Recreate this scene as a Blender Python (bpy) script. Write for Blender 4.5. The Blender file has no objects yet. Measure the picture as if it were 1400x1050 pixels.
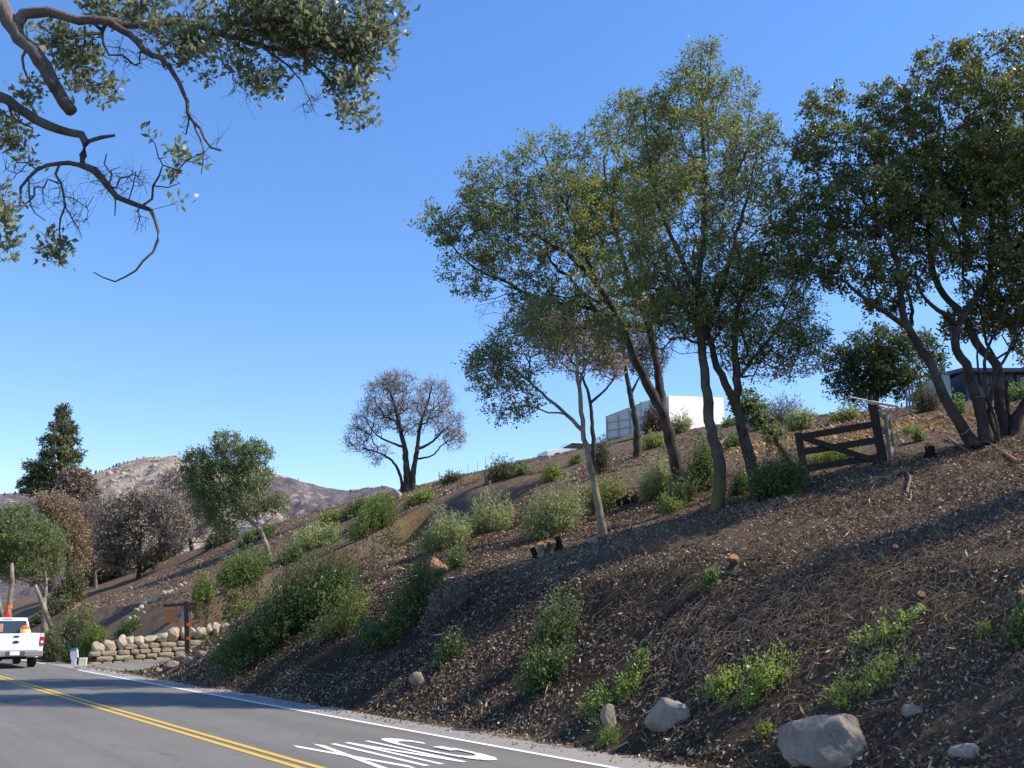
import bpy, math, random
import numpy as np

# ------------------------------------------------------------------ frame of reference
F = 1322.0                                  # focal length in photo pixels (1400 px wide)
PITCH = math.atan((848 - 525) / F)
CZ = 1.7
AR = math.radians(35.4)                     # the road runs 35.4 degrees left of the view
U = np.array([-math.sin(AR), math.cos(AR)])  # along the road
V = np.array([math.cos(AR), math.sin(AR)])   # across the road, uphill
SUN_AZ, SUN_EL = math.radians(2), math.radians(43)   # azimuth from +X
rng = np.random.default_rng(11)
SC = bpy.context.scene
COL = SC.collection


def vnoise(x, y, seed=0):
    x = np.asarray(x, float); y = np.asarray(y, float)
    xi = np.floor(x).astype(np.int64); yi = np.floor(y).astype(np.int64)
    fx = x - xi; fy = y - yi
    fx = fx * fx * (3 - 2 * fx); fy = fy * fy * (3 - 2 * fy)

    def h(a, b):
        n = (a * 374761393 + b * 668265263 + seed * 1274126177) & 0x7fffffff
        n = ((n ^ (n >> 13)) * 1274126177) & 0x7fffffff
        n = n ^ (n >> 16)
        return (n & 0xffff) / 65535.0
    a = h(xi, yi); b = h(xi + 1, yi); c = h(xi, yi + 1); d = h(xi + 1, yi + 1)
    return (a + (b - a) * fx) * (1 - fy) + (c + (d - c) * fx) * fy - 0.5


def sstep(a, b, x):
    k = np.clip((x - a) / (b - a), 0, 1)
    return k * k * (3 - 2 * k)


PT = np.array([-1e3, 8.6, 9.0, 9.6, 12.3, 14, 18, 24, 30, 38, 46, 60, 120, 1e4])
PZ = np.array([-.04, -.04, .02, .45, 2.45, 3.12, 4.65, 7.2, 9.5, 12.2, 13.0, 13.2, 12, 12])
CS = np.array([-100, 0, 14, 22, 40, 75, 100, 140, 220, 420])
CR = np.array([.80, .80, .81, .87, 1, .98, .80, .50, .28, .10])


def wall_top(t):
    return .85 + .14 * (t - 9.5)


def drive_z(t):
    return np.maximum(.012, .05 * (t - 9.8) + .012)


def H(s, t):
    s = np.asarray(s, float); t = np.asarray(t, float)
    t2 = t - 2.0 * sstep(36, 46, s) * (1 - sstep(20, 30, t))
    t2 = t2 - .9 * vnoise(s / 5.0, t / 9.0, 7) * sstep(9, 12, t) * (1 - .6 * sstep(22, 34, t))
    b = np.interp(t2, PT, PZ)
    k = np.interp(s, CS, CR)
    z = b * (1 + (k - 1) * np.clip((t - 14) / 16, 0, 1))
    amp = sstep(8.6, 10.5, t)
    near = 1 - sstep(60, 130, np.hypot(s, t))
    z = z + amp * (.22 * vnoise(s / 2.6, t / 2.1, 1) + .10 * vnoise(s / .9, t / .8, 2) * near + .05 * vnoise(s / .33, t / .3, 3) * near)
    z = z + .05 * vnoise(s / .5, t * 0 + 3, 5) * sstep(8.5, 8.8, t)
    # the driveway cut
    fill = (wall_top(t) - .12) * (1 - sstep(44.0, 47.5, s)) * sstep(9.3, 9.6, t)
    z = np.where((s > 42.35) & (s < 48) & (t < 18), np.maximum(z, fill), z)
    dz = drive_z(t) - .06
    a = sstep(30.5, 36.2, s) * (1 - sstep(42.30, 42.40, s)) * (1 - sstep(19, 26, t))
    return z * (1 - a) + dz * a


def ray(x, y):
    a = (x - 700) / F; b = (525 - y) / F
    return np.array([a, math.cos(PITCH) - b * math.sin(PITCH), math.sin(PITCH) + b * math.cos(PITCH)])


def at(x, y, Y):
    d = ray(x, y)
    return np.array([0, 0, CZ]) + d * (Y / d[1])


KK = 6 * np.exp(np.linspace(0, math.log(40), 6000))


def hit(x, y):
    """where the sight line of a photo pixel meets the terrain (moves down to the ridge if it misses)"""
    for q in range(60):
        d = ray(x, y + q)
        p = d[None] * KK[:, None]; p[:, 2] += CZ
        m = p[:, 2] < H(p[:, :2] @ U, p[:, :2] @ V)
        if m.any():
            p = p[np.argmax(m)]
            return p
    return at(x, y, 60)


def HW(x, y):
    p = np.stack([np.asarray(x, float), np.asarray(y, float)], -1)
    return H(p @ U, p @ V)


def st(s, t, z=0.0):
    w = U * s + V * t
    return np.array([w[0], w[1], z])


# ------------------------------------------------------------------ objects
def tag(o, label=None, cat=None, group=None, kind=None):
    if label: o['label'] = label
    if cat: o['category'] = cat
    if group: o['group'] = group
    if kind: o['kind'] = kind
    return o


def empty(name, loc, label, cat, group=None, rz=0.0):
    o = bpy.data.objects.new(name, None); COL.objects.link(o)
    o.location = [float(c) for c in loc]; o.rotation_euler = (0, 0, rz); o.empty_display_size = .2
    return tag(o, label, cat, group)


def obj(name, me, mat, parent=None, smooth=False):
    o = bpy.data.objects.new(name, me); COL.objects.link(o)
    if mat is not None:
        for m in (mat if isinstance(mat, list) else [mat]): me.materials.append(m)
    if parent is not None: o.parent = parent
    if smooth and len(me.polygons):
        me.polygons.foreach_set('use_smooth', np.ones(len(me.polygons), bool))
    return o


def mesh_k(name, verts, faces, tint=None):
    """faces: (n,k) int array"""
    me = bpy.data.meshes.new(name)
    verts = np.asarray(verts, np.float32); faces = np.asarray(faces, np.int32)
    me.vertices.add(len(verts)); me.vertices.foreach_set('co', verts.ravel())
    n, k = faces.shape
    me.loops.add(n * k); me.loops.foreach_set('vertex_index', faces.ravel())
    me.polygons.add(n); me.polygons.foreach_set('loop_start', np.arange(0, n * k, k, dtype=np.int32))
    me.update(calc_edges=True)
    if tint is not None:
        a = me.attributes.new('tint', 'FLOAT', 'FACE'); a.data.foreach_set('value', np.asarray(tint, np.float32))
    return me


class MB:
    """collects polygons into one mesh"""
    def __init__(s): s.v = []; s.f = []; s.m = []

    def add(s, vs, fs, mi=0):
        b = len(s.v); s.v += [tuple(map(float, p)) for p in vs]
        s.f += [tuple(i + b for i in f) for f in fs]; s.m += [mi] * len(fs)

    def box(s, c, d, mi=0, rz=0.0):
        x, y, z = d[0] / 2, d[1] / 2, d[2] / 2
        vs = [(a * x, b * y, g * z) for g in (-1, 1) for b in (-1, 1) for a in (-1, 1)]
        co, si = math.cos(rz), math.sin(rz)
        vs = [(c[0] + p[0] * co - p[1] * si, c[1] + p[0] * si + p[1] * co, c[2] + p[2]) for p in vs]
        s.add(vs, [(0, 2, 3, 1), (4, 5, 7, 6), (0, 1, 5, 4), (2, 6, 7, 3), (0, 4, 6, 2), (1, 3, 7, 5)], mi)

    def bar(s, p, q, w, d, side=(0, 1, 0), mi=0):
        """rectangular bar from p to q: w across, d along 'side'"""
        p = np.array(p, float); q = np.array(q, float); t = q - p; t /= np.linalg.norm(t)
        e = np.array(side, float); e -= t * (e @ t); e /= np.linalg.norm(e); g = np.cross(t, e)
        vs = []
        for b in (p, q):
            for i, j in ((-1, -1), (1, -1), (1, 1), (-1, 1)): vs.append(b + g * w / 2 * i + e * d / 2 * j)
        s.add(vs, [(0, 3, 2, 1), (4, 5, 6, 7), (0, 1, 5, 4), (1, 2, 6, 5), (2, 3, 7, 6), (3, 0, 4, 7)], mi)

    def tube(s, pts, rs, n=8, mi=0, caps=True):
        pts = np.array(pts, float); k = len(pts)
        rs = np.broadcast_to(np.array(rs, float), (k,))
        b = len(s.v)
        tg = np.gradient(pts, axis=0)
        for i in range(k):
            t = tg[i] / (np.linalg.norm(tg[i]) + 1e-9)
            a = np.cross(t, (.31, .2, .93) if abs(t[2]) < .9 else (1, .1, 0)); a /= np.linalg.norm(a); c = np.cross(t, a)
            for j in range(n):
                th = 2 * math.pi * j / n
                s.v.append(tuple(pts[i] + rs[i] * (a * math.cos(th) + c * math.sin(th))))
        for i in range(k - 1):
            for j in range(n):
                s.f.append((b + i * n + j, b + i * n + (j + 1) % n, b + (i + 1) * n + (j + 1) % n, b + (i + 1) * n + j)); s.m.append(mi)
        if caps:
            s.f.append(tuple(b + j for j in range(n))[::-1]); s.m.append(mi)
            s.f.append(tuple(b + (k - 1) * n + j for j in range(n))); s.m.append(mi)

    def prism(s, prof, x0, x1, mi=0):
        """profile in (y,z) extruded along x"""
        n = len(prof)
        s.add([(x0, a, b) for a, b in prof] + [(x1, a, b) for a, b in prof],
              [tuple(range(n)), tuple(range(2 * n - 1, n - 1, -1))] + [(i, i + n, (i + 1) % n + n, (i + 1) % n) for i in range(n)], mi)

    def build(s, name, mat, parent=None, smooth=False, bevel=0.0):
        me = bpy.data.meshes.new(name); me.from_pydata(s.v, [], s.f); me.update()
        o = obj(name, me, mat, parent, smooth)
        if isinstance(mat, list): me.polygons.foreach_set('material_index', np.array(s.m, np.int32))
        import bmesh
        bm = bmesh.new(); bm.from_mesh(me); bmesh.ops.recalc_face_normals(bm, faces=bm.faces)
        if bevel: bmesh.ops.bevel(bm, geom=bm.edges[:], offset=bevel, segments=2, affect='EDGES', profile=.6, clamp_overlap=True)
        bm.to_mesh(me); bm.free()
        return o


# ------------------------------------------------------------------ materials
class NT:
    def __init__(s, name, rough=.8, spec=.3):
        s.mat = bpy.data.materials.new(name); s.mat.use_nodes = True
        s.t = s.mat.node_tree; s.n = s.t.nodes; s.l = s.t.links
        s.b = s.n['Principled BSDF']; s.out = s.n['Material Output']
        s.b.inputs['Roughness'].default_value = rough; s.b.inputs['Specular IOR Level'].default_value = spec

    def node(s, typ, **kw):
        o = s.n.new(typ)
        for k, v in kw.items():
            if k in o.inputs: s.put(o.inputs[k], v)
            else: setattr(o, k, v)
        return o

    def put(s, sock, v):
        if hasattr(v, 'links') or isinstance(v, bpy.types.NodeSocket): s.l.new(v, sock)
        else: sock.default_value = v

    def pos(s):
        return s.n.new('ShaderNodeNewGeometry').outputs['Position']

    def ocoord(s):
        return s.n.new('ShaderNodeTexCoord').outputs['Object']

    def noise(s, scale, detail=4, vec=None, rough=.6, dist=0.0):
        o = s.n.new('ShaderNodeTexNoise'); o.inputs['Scale'].default_value = scale; o.inputs['Detail'].default_value = detail
        o.inputs['Roughness'].default_value = rough; o.inputs['Distortion'].default_value = dist
        s.l.new(vec if vec is not None else s.pos(), o.inputs['Vector'])
        return o.outputs['Fac']

    def voro(s, scale, vec=None, feature='F1', out='Distance'):
        o = s.n.new('ShaderNodeTexVoronoi'); o.feature = feature; o.inputs['Scale'].default_value = scale
        s.l.new(vec if vec is not None else s.pos(), o.inputs['Vector'])
        return o.outputs[out]

    def ramp(s, fac, stops):
        o = s.n.new('ShaderNodeValToRGB'); e = o.color_ramp.elements
        while len(e) < len(stops): e.new(.5)
        for i, (p, c) in enumerate(stops):
            e[i].position = p; e[i].color = (*c, 1) if not isinstance(c, (int, float)) else (c, c, c, 1)
        s.put(o.inputs['Fac'], fac)
        return o.outputs['Color']

    def mix(s, fac, a, b, mode='MIX'):
        o = s.n.new('ShaderNodeMix'); o.data_type = 'RGBA'; o.blend_type = mode
        for k, v in ((0, fac), (6, a), (7, b)):
            if isinstance(v, tuple): v = (*v, 1)
            s.put(o.inputs[k], v)
        return o.outputs[2]

    def math(s, op, a, b=0.0):
        o = s.n.new('ShaderNodeMath'); o.operation = op; s.put(o.inputs[0], a); s.put(o.inputs[1], b)
        return o.outputs[0]

    def attr(s, name):
        o = s.n.new('ShaderNodeAttribute'); o.attribute_name = name
        return o.outputs['Fac']

    def color(s, c):
        s.put(s.b.inputs['Base Color'], (*c, 1) if isinstance(c, tuple) else c); return s

    def bump(s, h, strength=.5, dist=.05):
        o = s.n.new('ShaderNodeBump'); o.inputs['Strength'].default_value = strength; o.inputs['Distance'].default_value = dist
        s.l.new(h, o.inputs['Height']); s.l.new(o.outputs['Normal'], s.b.inputs['Normal']); return s


def simple(name, c, rough=.6, spec=.4, metal=0.0, var=.15, scale=6.0):
    m = NT(name, rough, spec); n = m.noise(scale, 5, m.ocoord())
    m.color(m.mix(n, tuple(x * (1 - var) for x in c), tuple(min(1, x * (1 + var)) for x in c)))
    m.b.inputs['Metallic'].default_value = metal
    return m.mat


def leafmat(name, a, b, c=None, rough=.5, trans=.36, spec=.22):
    """tint 0..1 runs from a (dark) to b, the top tenth is c (dry or pale leaves)"""
    m = NT(name, rough, spec); t = m.attr('tint')
    c = c or b
    col = m.ramp(t, [(0, a), (.88, b), (.94, c)])
    m.color(col)
    tr = m.n.new('ShaderNodeBsdfTranslucent'); m.l.new(m.mix(.5, col, tuple(min(1, x * 1.7) for x in b)), tr.inputs['Color'])
    mx = m.n.new('ShaderNodeMixShader'); mx.inputs[0].default_value = trans
    m.l.new(m.b.outputs[0], mx.inputs[1]); m.l.new(tr.outputs[0], mx.inputs[2]); m.l.new(mx.outputs[0], m.out.inputs['Surface'])
    return m.mat


def barkmat(name, a, b, moss=None, scale=9.0):
    m = NT(name, .9, .15)
    mp = m.node('ShaderNodeMapping'); m.l.new(m.ocoord(), mp.inputs['Vector']); mp.inputs['Scale'].default_value = (1, 1, .35)
    n = m.noise(scale, 6, mp.outputs[0], .7)
    col = m.ramp(n, [(.3, a), (.7, b)])
    n2 = m.noise(1.7, 4, m.ocoord())
    col = m.mix(m.ramp(n2, [(.48, 0.0), (.62, .55)]), col, tuple(x * 1.35 + .015 for x in b))
    if moss:
        sep = m.node('ShaderNodeSeparateXYZ'); m.l.new(m.ocoord(), sep.inputs[0])
        f = m.math('MULTIPLY', m.ramp(m.math('ADD', m.math('MULTIPLY', sep.outputs['Z'], .6), m.math('MULTIPLY', n2, .3)), [(.25, 1.0), (.85, 0.0)]), 1.0)
        col = m.mix(f, col, moss)
    m.color(col); m.bump(n, .9, .04)
    return m.mat


def soilmat():
    m = NT('soil', .95, .12)
    n1 = m.noise(.35, 5); n2 = m.noise(3.0, 8, None, .7); n3 = m.noise(22.0, 6, None, .75)
    col = m.ramp(n2, [(.3, (.09, .06, .041)), (.55, (.215, .152, .106)), (.75, (.38, .28, .20))])
    col = m.mix(m.ramp(n1, [(.42, 0.0), (.62, .6)]), col, (.19, .128, .085))
    col = m.mix(m.ramp(n3, [(.5, 0.0), (.72, .55)]), col, (.42, .33, .26))
    ch = m.attr('chips')
    f = m.math('MULTIPLY', ch, m.ramp(n3, [(.35, .35), (.6, 1.0)]))
    col = m.mix(f, col, m.ramp(n3, [(.35, (.22, .11, .045)), (.65, (.52, .33, .16))]))
    gr = m.attr('pale')
    col = m.mix(m.math('MULTIPLY', gr, m.ramp(n2, [(.3, .3), (.6, 1.0)])), col, m.ramp(n3, [(.3, (.20, .145, .11)), (.7, (.55, .42, .32))]))
    col = m.mix(m.attr('painted_shade'), col, m.ramp(n3, [(.35, (.022, .016, .012)), (.7, (.075, .055, .04))]))  # painted shade: soil colour darkened where the mask is high
    m.color(col); m.bump(m.math('ADD', n3, m.math('MULTIPLY', n2, 1.5)), 1.0, .16)
    return m.mat


def asphaltmat(name, base, worn=.25):
    m = NT(name, .88, .25)
    mp = m.node('ShaderNodeMapping'); m.l.new(m.pos(), mp.inputs['Vector']); mp.inputs['Rotation'].default_value = (0, 0, -AR)
    mp2 = m.node('ShaderNodeMapping'); m.l.new(mp.outputs[0], mp2.inputs['Vector']); mp2.inputs['Scale'].default_value = (1.1, .05, 1)
    n = m.noise(.5, 6, None, .7); f = m.noise(140.0, 3, None, .8); v = m.voro(60.0)
    col = m.mix(n, tuple(x * .80 for x in base), tuple(x * 1.2 for x in base))
    col = m.mix(m.ramp(m.noise(1.0, 5, mp2.outputs[0], .65), [(.44, .55), (.56, 0.0)]), col, tuple(x * .72 for x in base))
    col = m.mix(m.ramp(f, [(.5, 0.0), (.72, .5)]), col, tuple(x * 2.0 for x in base))
    n2 = m.noise(6.0, 6, None, .75)
    col = m.mix(m.ramp(n2, [(.60, 0.0), (.75, worn)]), col, tuple(x * .5 for x in base))
    dv = m.node('ShaderNodeVectorMath', operation='ADD'); m.l.new(m.pos(), dv.inputs[0])
    nz = m.n.new('ShaderNodeTexNoise'); nz.inputs['Scale'].default_value = 1.5; m.l.new(m.pos(), nz.inputs['Vector']); m.l.new(nz.outputs['Color'], dv.inputs[1])
    cr = m.voro(.33, dv.outputs[0], 'DISTANCE_TO_EDGE')
    col = m.mix(m.math('MULTIPLY', m.ramp(cr, [(.003, .4), (.008, 0.0)]), m.ramp(n, [(.45, 0.0), (.55, 1.0)])), col, tuple(x * .3 for x in base))
    m.color(col); m.bump(v, .3, .006)
    return m.mat


def paintmat(name, c, wear=.5):
    m = NT(name, .7, .3)
    n = m.noise(9.0, 8, None, .8); n2 = m.noise(60, 4, None, .7)
    f = m.ramp(m.math('ADD', m.math('MULTIPLY', n, .7), m.math('MULTIPLY', n2, .3)), [(.56, 0.0), (.68, wear)])
    m.color(m.mix(f, c, tuple(x * .35 for x in c))); m.bump(n2, .2, .004)
    return m.mat


def rockmat(name, a, b, scale=3.0):
    m = NT(name, .9, .2)
    oi = m.n.new('ShaderNodeObjectInfo')
    ad = m.node('ShaderNodeVectorMath', operation='ADD'); m.l.new(m.pos(), ad.inputs[0]); ad.inputs[1].default_value = (3, 1, 7)
    n = m.noise(scale, 8, ad.outputs[0], .7); n2 = m.noise(scale * 9, 6, ad.outputs[0], .7)
    col = m.ramp(n, [(.3, a), (.68, b)])
    col = m.mix(m.ramp(n2, [(.5, 0.0), (.7, .5)]), col, tuple(x * .55 for x in a))
    col = m.mix(m.math('MULTIPLY', oi.outputs['Random'], .35), col, (a[0] * 1.1, a[1] * .9, a[2] * .75))
    m.color(col); m.bump(m.math('ADD', n, m.math('MULTIPLY', n2, .3)), .8, .08)
    return m.mat


def woodmat(name, a, b):
    m = NT(name, .85, .2)
    mp = m.node('ShaderNodeMapping'); m.l.new(m.pos(), mp.inputs['Vector']); mp.inputs['Scale'].default_value = (3, 3, 18)
    n = m.noise(4, 6, mp.outputs[0], .7)
    m.color(m.ramp(n, [(.3, a), (.7, b)])); m.bump(n, .4, .01)
    return m.mat


M = dict(
    soil=soilmat(),
    asphalt=asphaltmat('asphalt', (.165, .155, .138)),
    drive=asphaltmat('driveway_asphalt', (.20, .185, .16)),
    shoulder=asphaltmat('concrete_shoulder', (.30, .275, .245)),
    white=paintmat('white_road_paint', (.80, .80, .78)),
    yellow=paintmat('yellow_road_paint', (.62, .40, .07)),
    rock=rockmat('sandstone', (.20, .165, .13), (.38, .345, .295)),
    pale_rock=rockmat('pale_sandstone', (.33, .27, .19), (.60, .54, .44), 4.0),
    orange_rock=rockmat('orange_rock', (.30, .16, .08), (.48, .30, .17), 4.0),
    bark=barkmat('oak_bark', (.028, .022, .018), (.085, .072, .058)),
    bark_pale=barkmat('pale_bark', (.10, .08, .06), (.30, .25, .19)),
    bark_moss=barkmat('mossy_bark', (.035, .028, .022), (.11, .095, .07), (.125, .12, .035)),
    bark_dark=barkmat('scorched_bark', (.025, .02, .018), (.075, .062, .055)),
    bark_over=barkmat('overhead_bark', (.045, .037, .032), (.16, .135, .115), None, 14.0),
    twig=simple('dry_twig', (.21, .17, .13), .9, .1, 0, .35, 3),
    oak=leafmat('oak_leaf', (0.074, 0.096, 0.025), (0.286, 0.306, 0.083), (.30, .29, .16)),
    oak_dark=leafmat('dark_oak_leaf', (0.050, 0.069, 0.023), (0.203, 0.227, 0.067), (.30, .32, .22), .35),
    oak_over=leafmat('overhead_oak_leaf', (.085, .105, .05), (.25, .275, .14), (.42, .44, .36), .36),
    brown=leafmat('scorched_leaf', (.20, .14, .11), (.50, .37, .285), (.6, .48, .38), .7, .2, .1),
    tan=leafmat('dry_tan_leaf', (.20, .135, .08), (.40, .295, .19), None, .7, .25, .1),
    green=leafmat('bright_leaf', (0.072, 0.116, 0.022), (0.228, 0.312, 0.072), (.28, .30, .1)),
    mid=leafmat('mid_green_leaf', (0.072, 0.108, 0.034), (0.213, 0.269, 0.094), (.32, .31, .2)),
    pine=leafmat('conifer_needle', (.05, .065, .030), (.19, .215, .095), (.18, .13, .08), .6, .1),
    grey=leafmat('grey_green_leaf', (.15, .18, .065), (.42, .46, .20), (.44, .46, .32), .6),
    yel=leafmat('yellow_green_leaf', (0.120, 0.156, 0.036), (0.336, 0.384, 0.096), (.4, .38, .15), .5),
    deep=leafmat('deep_green_leaf', (0.039, 0.064, 0.020), (0.156, 0.219, 0.062), (.32, .34, .2), .35),
    scorch=leafmat('grey_brown_brush', (0.112, 0.090, 0.080), (0.285, 0.225, 0.195), (.2, .2, .1), .8, .1, .1),
    olive=leafmat('olive_brush', (0.085, 0.085, 0.046), (0.234, 0.221, 0.117), (.26, .22, .14), .7, .15, .1),
    rusty=leafmat('rusty_shrub_leaf', (.07, .04, .035), (.20, .12, .10), None, .7, .1, .1),
    lime=leafmat('lime_leaf', (.13, .19, .03), (.36, .45, .10), (.55, .58, .30), .35),
    litter=leafmat('leaf_litter', (.028, .018, .011), (.36, .245, .16), (.64, .48, .36), .8, .05, .15),
    chip=leafmat('wood_chip', (.22, .11, .05), (.58, .38, .19), (.68, .52, .32), .8, .05, .15),
    cut=simple('cut_wood', (.40, .19, .085), .7, .2, 0, .4, 30),
    gate=woodmat('weathered_dark_wood', (.02, .016, .014), (.062, .05, .043)),
    fence=woodmat('grey_wood', (.17, .145, .13), (.32, .285, .26)),
    signwood=woodmat('brown_wood', (.06, .036, .022), (.14, .09, .055)),
    orange=simple('orange_paint', (.68, .20, .035), .6),
    letter=simple('pale_sign_letters', (.42, .24, .12), .7),
    carwhite=simple('white_car_paint', (.83, .84, .86), .22, .5, 0, .02),
    glass=simple('tinted_window', (.035, .055, .06), .08, .6, 0, .2),
    black=simple('black_rubber', (.02, .02, .021), .8, .2),
    chrome=simple('grey_bumper', (.30, .29, .30), .4, .5, .3),
    hub=simple('wheel_steel', (.35, .33, .30), .4, .5, .5),
    red=simple('red_lamp', (.55, .02, .02), .25, .5),
    white_plain=simple('white_plastic', (.80, .80, .80), .5),
    blue=simple('blue_panel', (.10, .28, .50), .5),
    navy=simple('navy_emblem', (.02, .035, .12), .3),
    conered=simple('cone_orange', (.80, .07, .03), .5),
    amber=simple('amber_plastic', (.85, .36, .03), .5),
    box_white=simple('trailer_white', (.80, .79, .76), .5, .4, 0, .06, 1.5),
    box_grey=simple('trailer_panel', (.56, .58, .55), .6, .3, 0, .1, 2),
    seam=simple('trailer_seam', (.40, .41, .39), .7),
    pipe=simple('white_pipe', (.72, .70, .66), .5),
    metal=simple('dull_metal', (.12, .11, .10), .6, .4, .3),
    char=simple('charred_wood', (.018, .016, .015), .9, .1, 0, .5, 20),
    house=woodmat('slate_house_boards', (.075, .09, .125), (.12, .14, .19)),
    plastered=simple('pale_blue_plaster', (.36, .42, .50), .8),
    tape=simple('orange_tape', (.75, .16, .04), .5),
)


def wallmat():
    m = NT('wall_stone', .9, .2)
    v = m.voro(3.0, None, 'F1', 'Color'); n = m.noise(14, 6)
    col = m.mix(m.ramp(n, [(.35, 0.0), (.7, 1.0)]), (.20, .165, .12), (.40, .34, .25))
    m.color(m.mix(.35, col, m.mix(v, (.2, .15, .1), (.5, .42, .3)))); m.bump(n, .7, .03)
    return m.mat


M['wall'] = wallmat()


def mountmat():
    m = NT('burned_mountain', .95, .1)
    n1 = m.noise(.010, 6, None, .65); n2 = m.noise(.05, 8, None, .75); n3 = m.noise(.2, 4, None, .7)
    dv = m.node('ShaderNodeVectorMath', operation='ADD'); m.l.new(m.pos(), dv.inputs[0])
    nz = m.n.new('ShaderNodeTexNoise'); nz.inputs['Scale'].default_value = .12; m.l.new(m.pos(), nz.inputs['Vector'])
    sc = m.node('ShaderNodeVectorMath', operation='SCALE'); m.l.new(nz.outputs['Color'], sc.inputs[0]); sc.inputs['Scale'].default_value = 14.0; m.l.new(sc.outputs[0], dv.inputs[1])
    sp = m.node('ShaderNodeSeparateColor'); m.l.new(m.voro(.085, dv.outputs[0], 'F1', 'Color'), sp.inputs[0])
    col = m.ramp(n2, [(.32, (.115, .098, .122)), (.5, (.20, .17, .185)), (.7, (.31, .26, .235))])  # burnt scrub tones, with bluish distance haze mixed into the colour
    k = m.attr('rocky')
    f = m.math('ADD', m.math('ADD', m.math('MULTIPLY', sp.outputs[0], .35), m.math('MULTIPLY', n1, .9)), m.math('MULTIPLY', k, .22))
    f = m.ramp(f, [(.61, 0.0), (.70, 1.0)])
    col = m.mix(f, col, m.mix(sp.outputs[1], m.ramp(n3, [(.35, (.26, .20, .165)), (.65, (.52, .42, .33))]), (.60, .51, .41)))
    m.color(col); m.bump(m.math('ADD', m.math('MULTIPLY', n2, 1.2), m.math('MULTIPLY', f, .5)), 1.0, 12.0)
    return m.mat


M['mountain'] = mountmat()

# ------------------------------------------------------------------ world, sun, camera
W = bpy.data.worlds.new('World'); SC.world = W; W.use_nodes = True
wn, wl = W.node_tree.nodes, W.node_tree.links
sky = wn.new('ShaderNodeTexSky'); sky.sky_type = 'NISHITA'; sky.sun_disc = False
sky.sun_elevation = SUN_EL; sky.sun_rotation = math.pi / 2 - SUN_AZ
sky.altitude = 200; sky.air_density = 1.0; sky.dust_density = .15; sky.ozone_density = 2.2
hs = wn.new('ShaderNodeHueSaturation'); hs.inputs['Saturation'].default_value = 1.42; hs.inputs['Value'].default_value = 2.5; hs.inputs['Hue'].default_value = .512
gm = wn.new('ShaderNodeGamma'); gm.inputs['Gamma'].default_value = .78
wl.new(sky.outputs[0], gm.inputs['Color']); wl.new(gm.outputs[0], hs.inputs['Color']); wl.new(hs.outputs[0], wn['Background'].inputs['Color'])
wn['Background'].inputs['Strength'].default_value = .14

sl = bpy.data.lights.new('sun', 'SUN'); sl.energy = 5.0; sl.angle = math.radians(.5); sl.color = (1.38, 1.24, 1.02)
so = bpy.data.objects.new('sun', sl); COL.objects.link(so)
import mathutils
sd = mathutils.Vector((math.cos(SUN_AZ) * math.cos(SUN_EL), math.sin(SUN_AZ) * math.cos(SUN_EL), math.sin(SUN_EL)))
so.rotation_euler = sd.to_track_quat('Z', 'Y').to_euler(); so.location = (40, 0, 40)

cam = bpy.data.cameras.new('camera'); co = bpy.data.objects.new('camera', cam); COL.objects.link(co)
cam.sensor_width = 36; cam.lens = 36 * F / 1400; cam.clip_end = 20000; cam.clip_start = .05
co.location = (0, 0, CZ); co.rotation_euler = (math.pi / 2 + PITCH, 0, 0)
SC.camera = co
SC.view_settings.view_transform = 'Standard'; SC.view_settings.look = 'None'; SC.view_settings.exposure = 0
SC.cycles.max_bounces = 6; SC.cycles.transparent_max_bounces = 4

# ------------------------------------------------------------------ ground, road, hillside, mountain
def sheet(name, s0, s1, t0, t1, z, mat, ns=2, nt=2):
    S, T = np.meshgrid(np.linspace(s0, s1, ns), np.linspace(t0, t1, nt), indexing='ij')
    P = S[..., None] * U + T[..., None] * V
    Z = z(S, T) if callable(z) else np.full(S.shape, z)
    v = np.concatenate([P, Z[..., None]], -1).reshape(-1, 3)
    i = np.arange((ns - 1) * nt).reshape(ns - 1, nt)[:, :-1].ravel()
    f = np.stack([i, i + nt, i + nt + 1, i + 1], 1)[:, ::-1]
    o = obj(name, mesh_k(name, v, f), mat)
    return tag(o, kind='structure')


sheet('ground', -5000, 5000, -5000, 5000, -.08, M['soil'])
sheet('road', -60, 260, -1.3, 8.12, 0.0, M['asphalt'], 60, 4)
sheet('roadside_verge', -60, 260, -40, -1.2, lambda s, t: -.03 + .25 * vnoise(s / 1.5, t / 1.5, 4) * sstep(1.5, 3, -t), M['soil'], 200, 60)
sheet('shoulder', -60, 260, 8.12, 9.0, .004, M['shoulder'], 60, 2)
sheet('driveway', 36.0, 42.3, 8.95, 26, lambda s, t: drive_z(t), M['drive'], 8, 40)

def nonuni(a, b, steps):
    out = [a]; x = a
    while x < b:
        d = next(st_ for lim, st_ in steps if x < lim); x += d; out.append(x)
    return np.array(out)


gs = nonuni(-30, 420, [(0, .7), (34, .17), (42.25, .35), (42.5, .06), (48, .3), (70, .5), (110, 1.0), (999, 4)])
gt = nonuni(8.55, 220, [(9.4, .07), (22, .15), (32, .3), (50, .6), (999, 6)])
S, T = np.meshgrid(gs, gt, indexing='ij')
Zt = H(S, T)
Pw = S[..., None] * U + T[..., None] * V
vt = np.concatenate([Pw, Zt[..., None]], -1).reshape(-1, 3)
ns_, nt_ = S.shape
i = np.arange((ns_ - 1) * nt_).reshape(ns_ - 1, nt_)[:, :-1].ravel()
me = mesh_k('hillside', vt, np.stack([i, i + nt_, i + nt_ + 1, i + 1], 1)[:, ::-1])
n_ = vnoise(S / 3, T / 3, 9) + .5 * vnoise(S / 1.1, T / 1.1, 10)


def patch(s0, t0, rs_, rt_):
    return np.clip(1.25 - np.hypot((S - s0) / rs_, (T - t0) / rt_) + n_ * .9, 0, 1)


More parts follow.
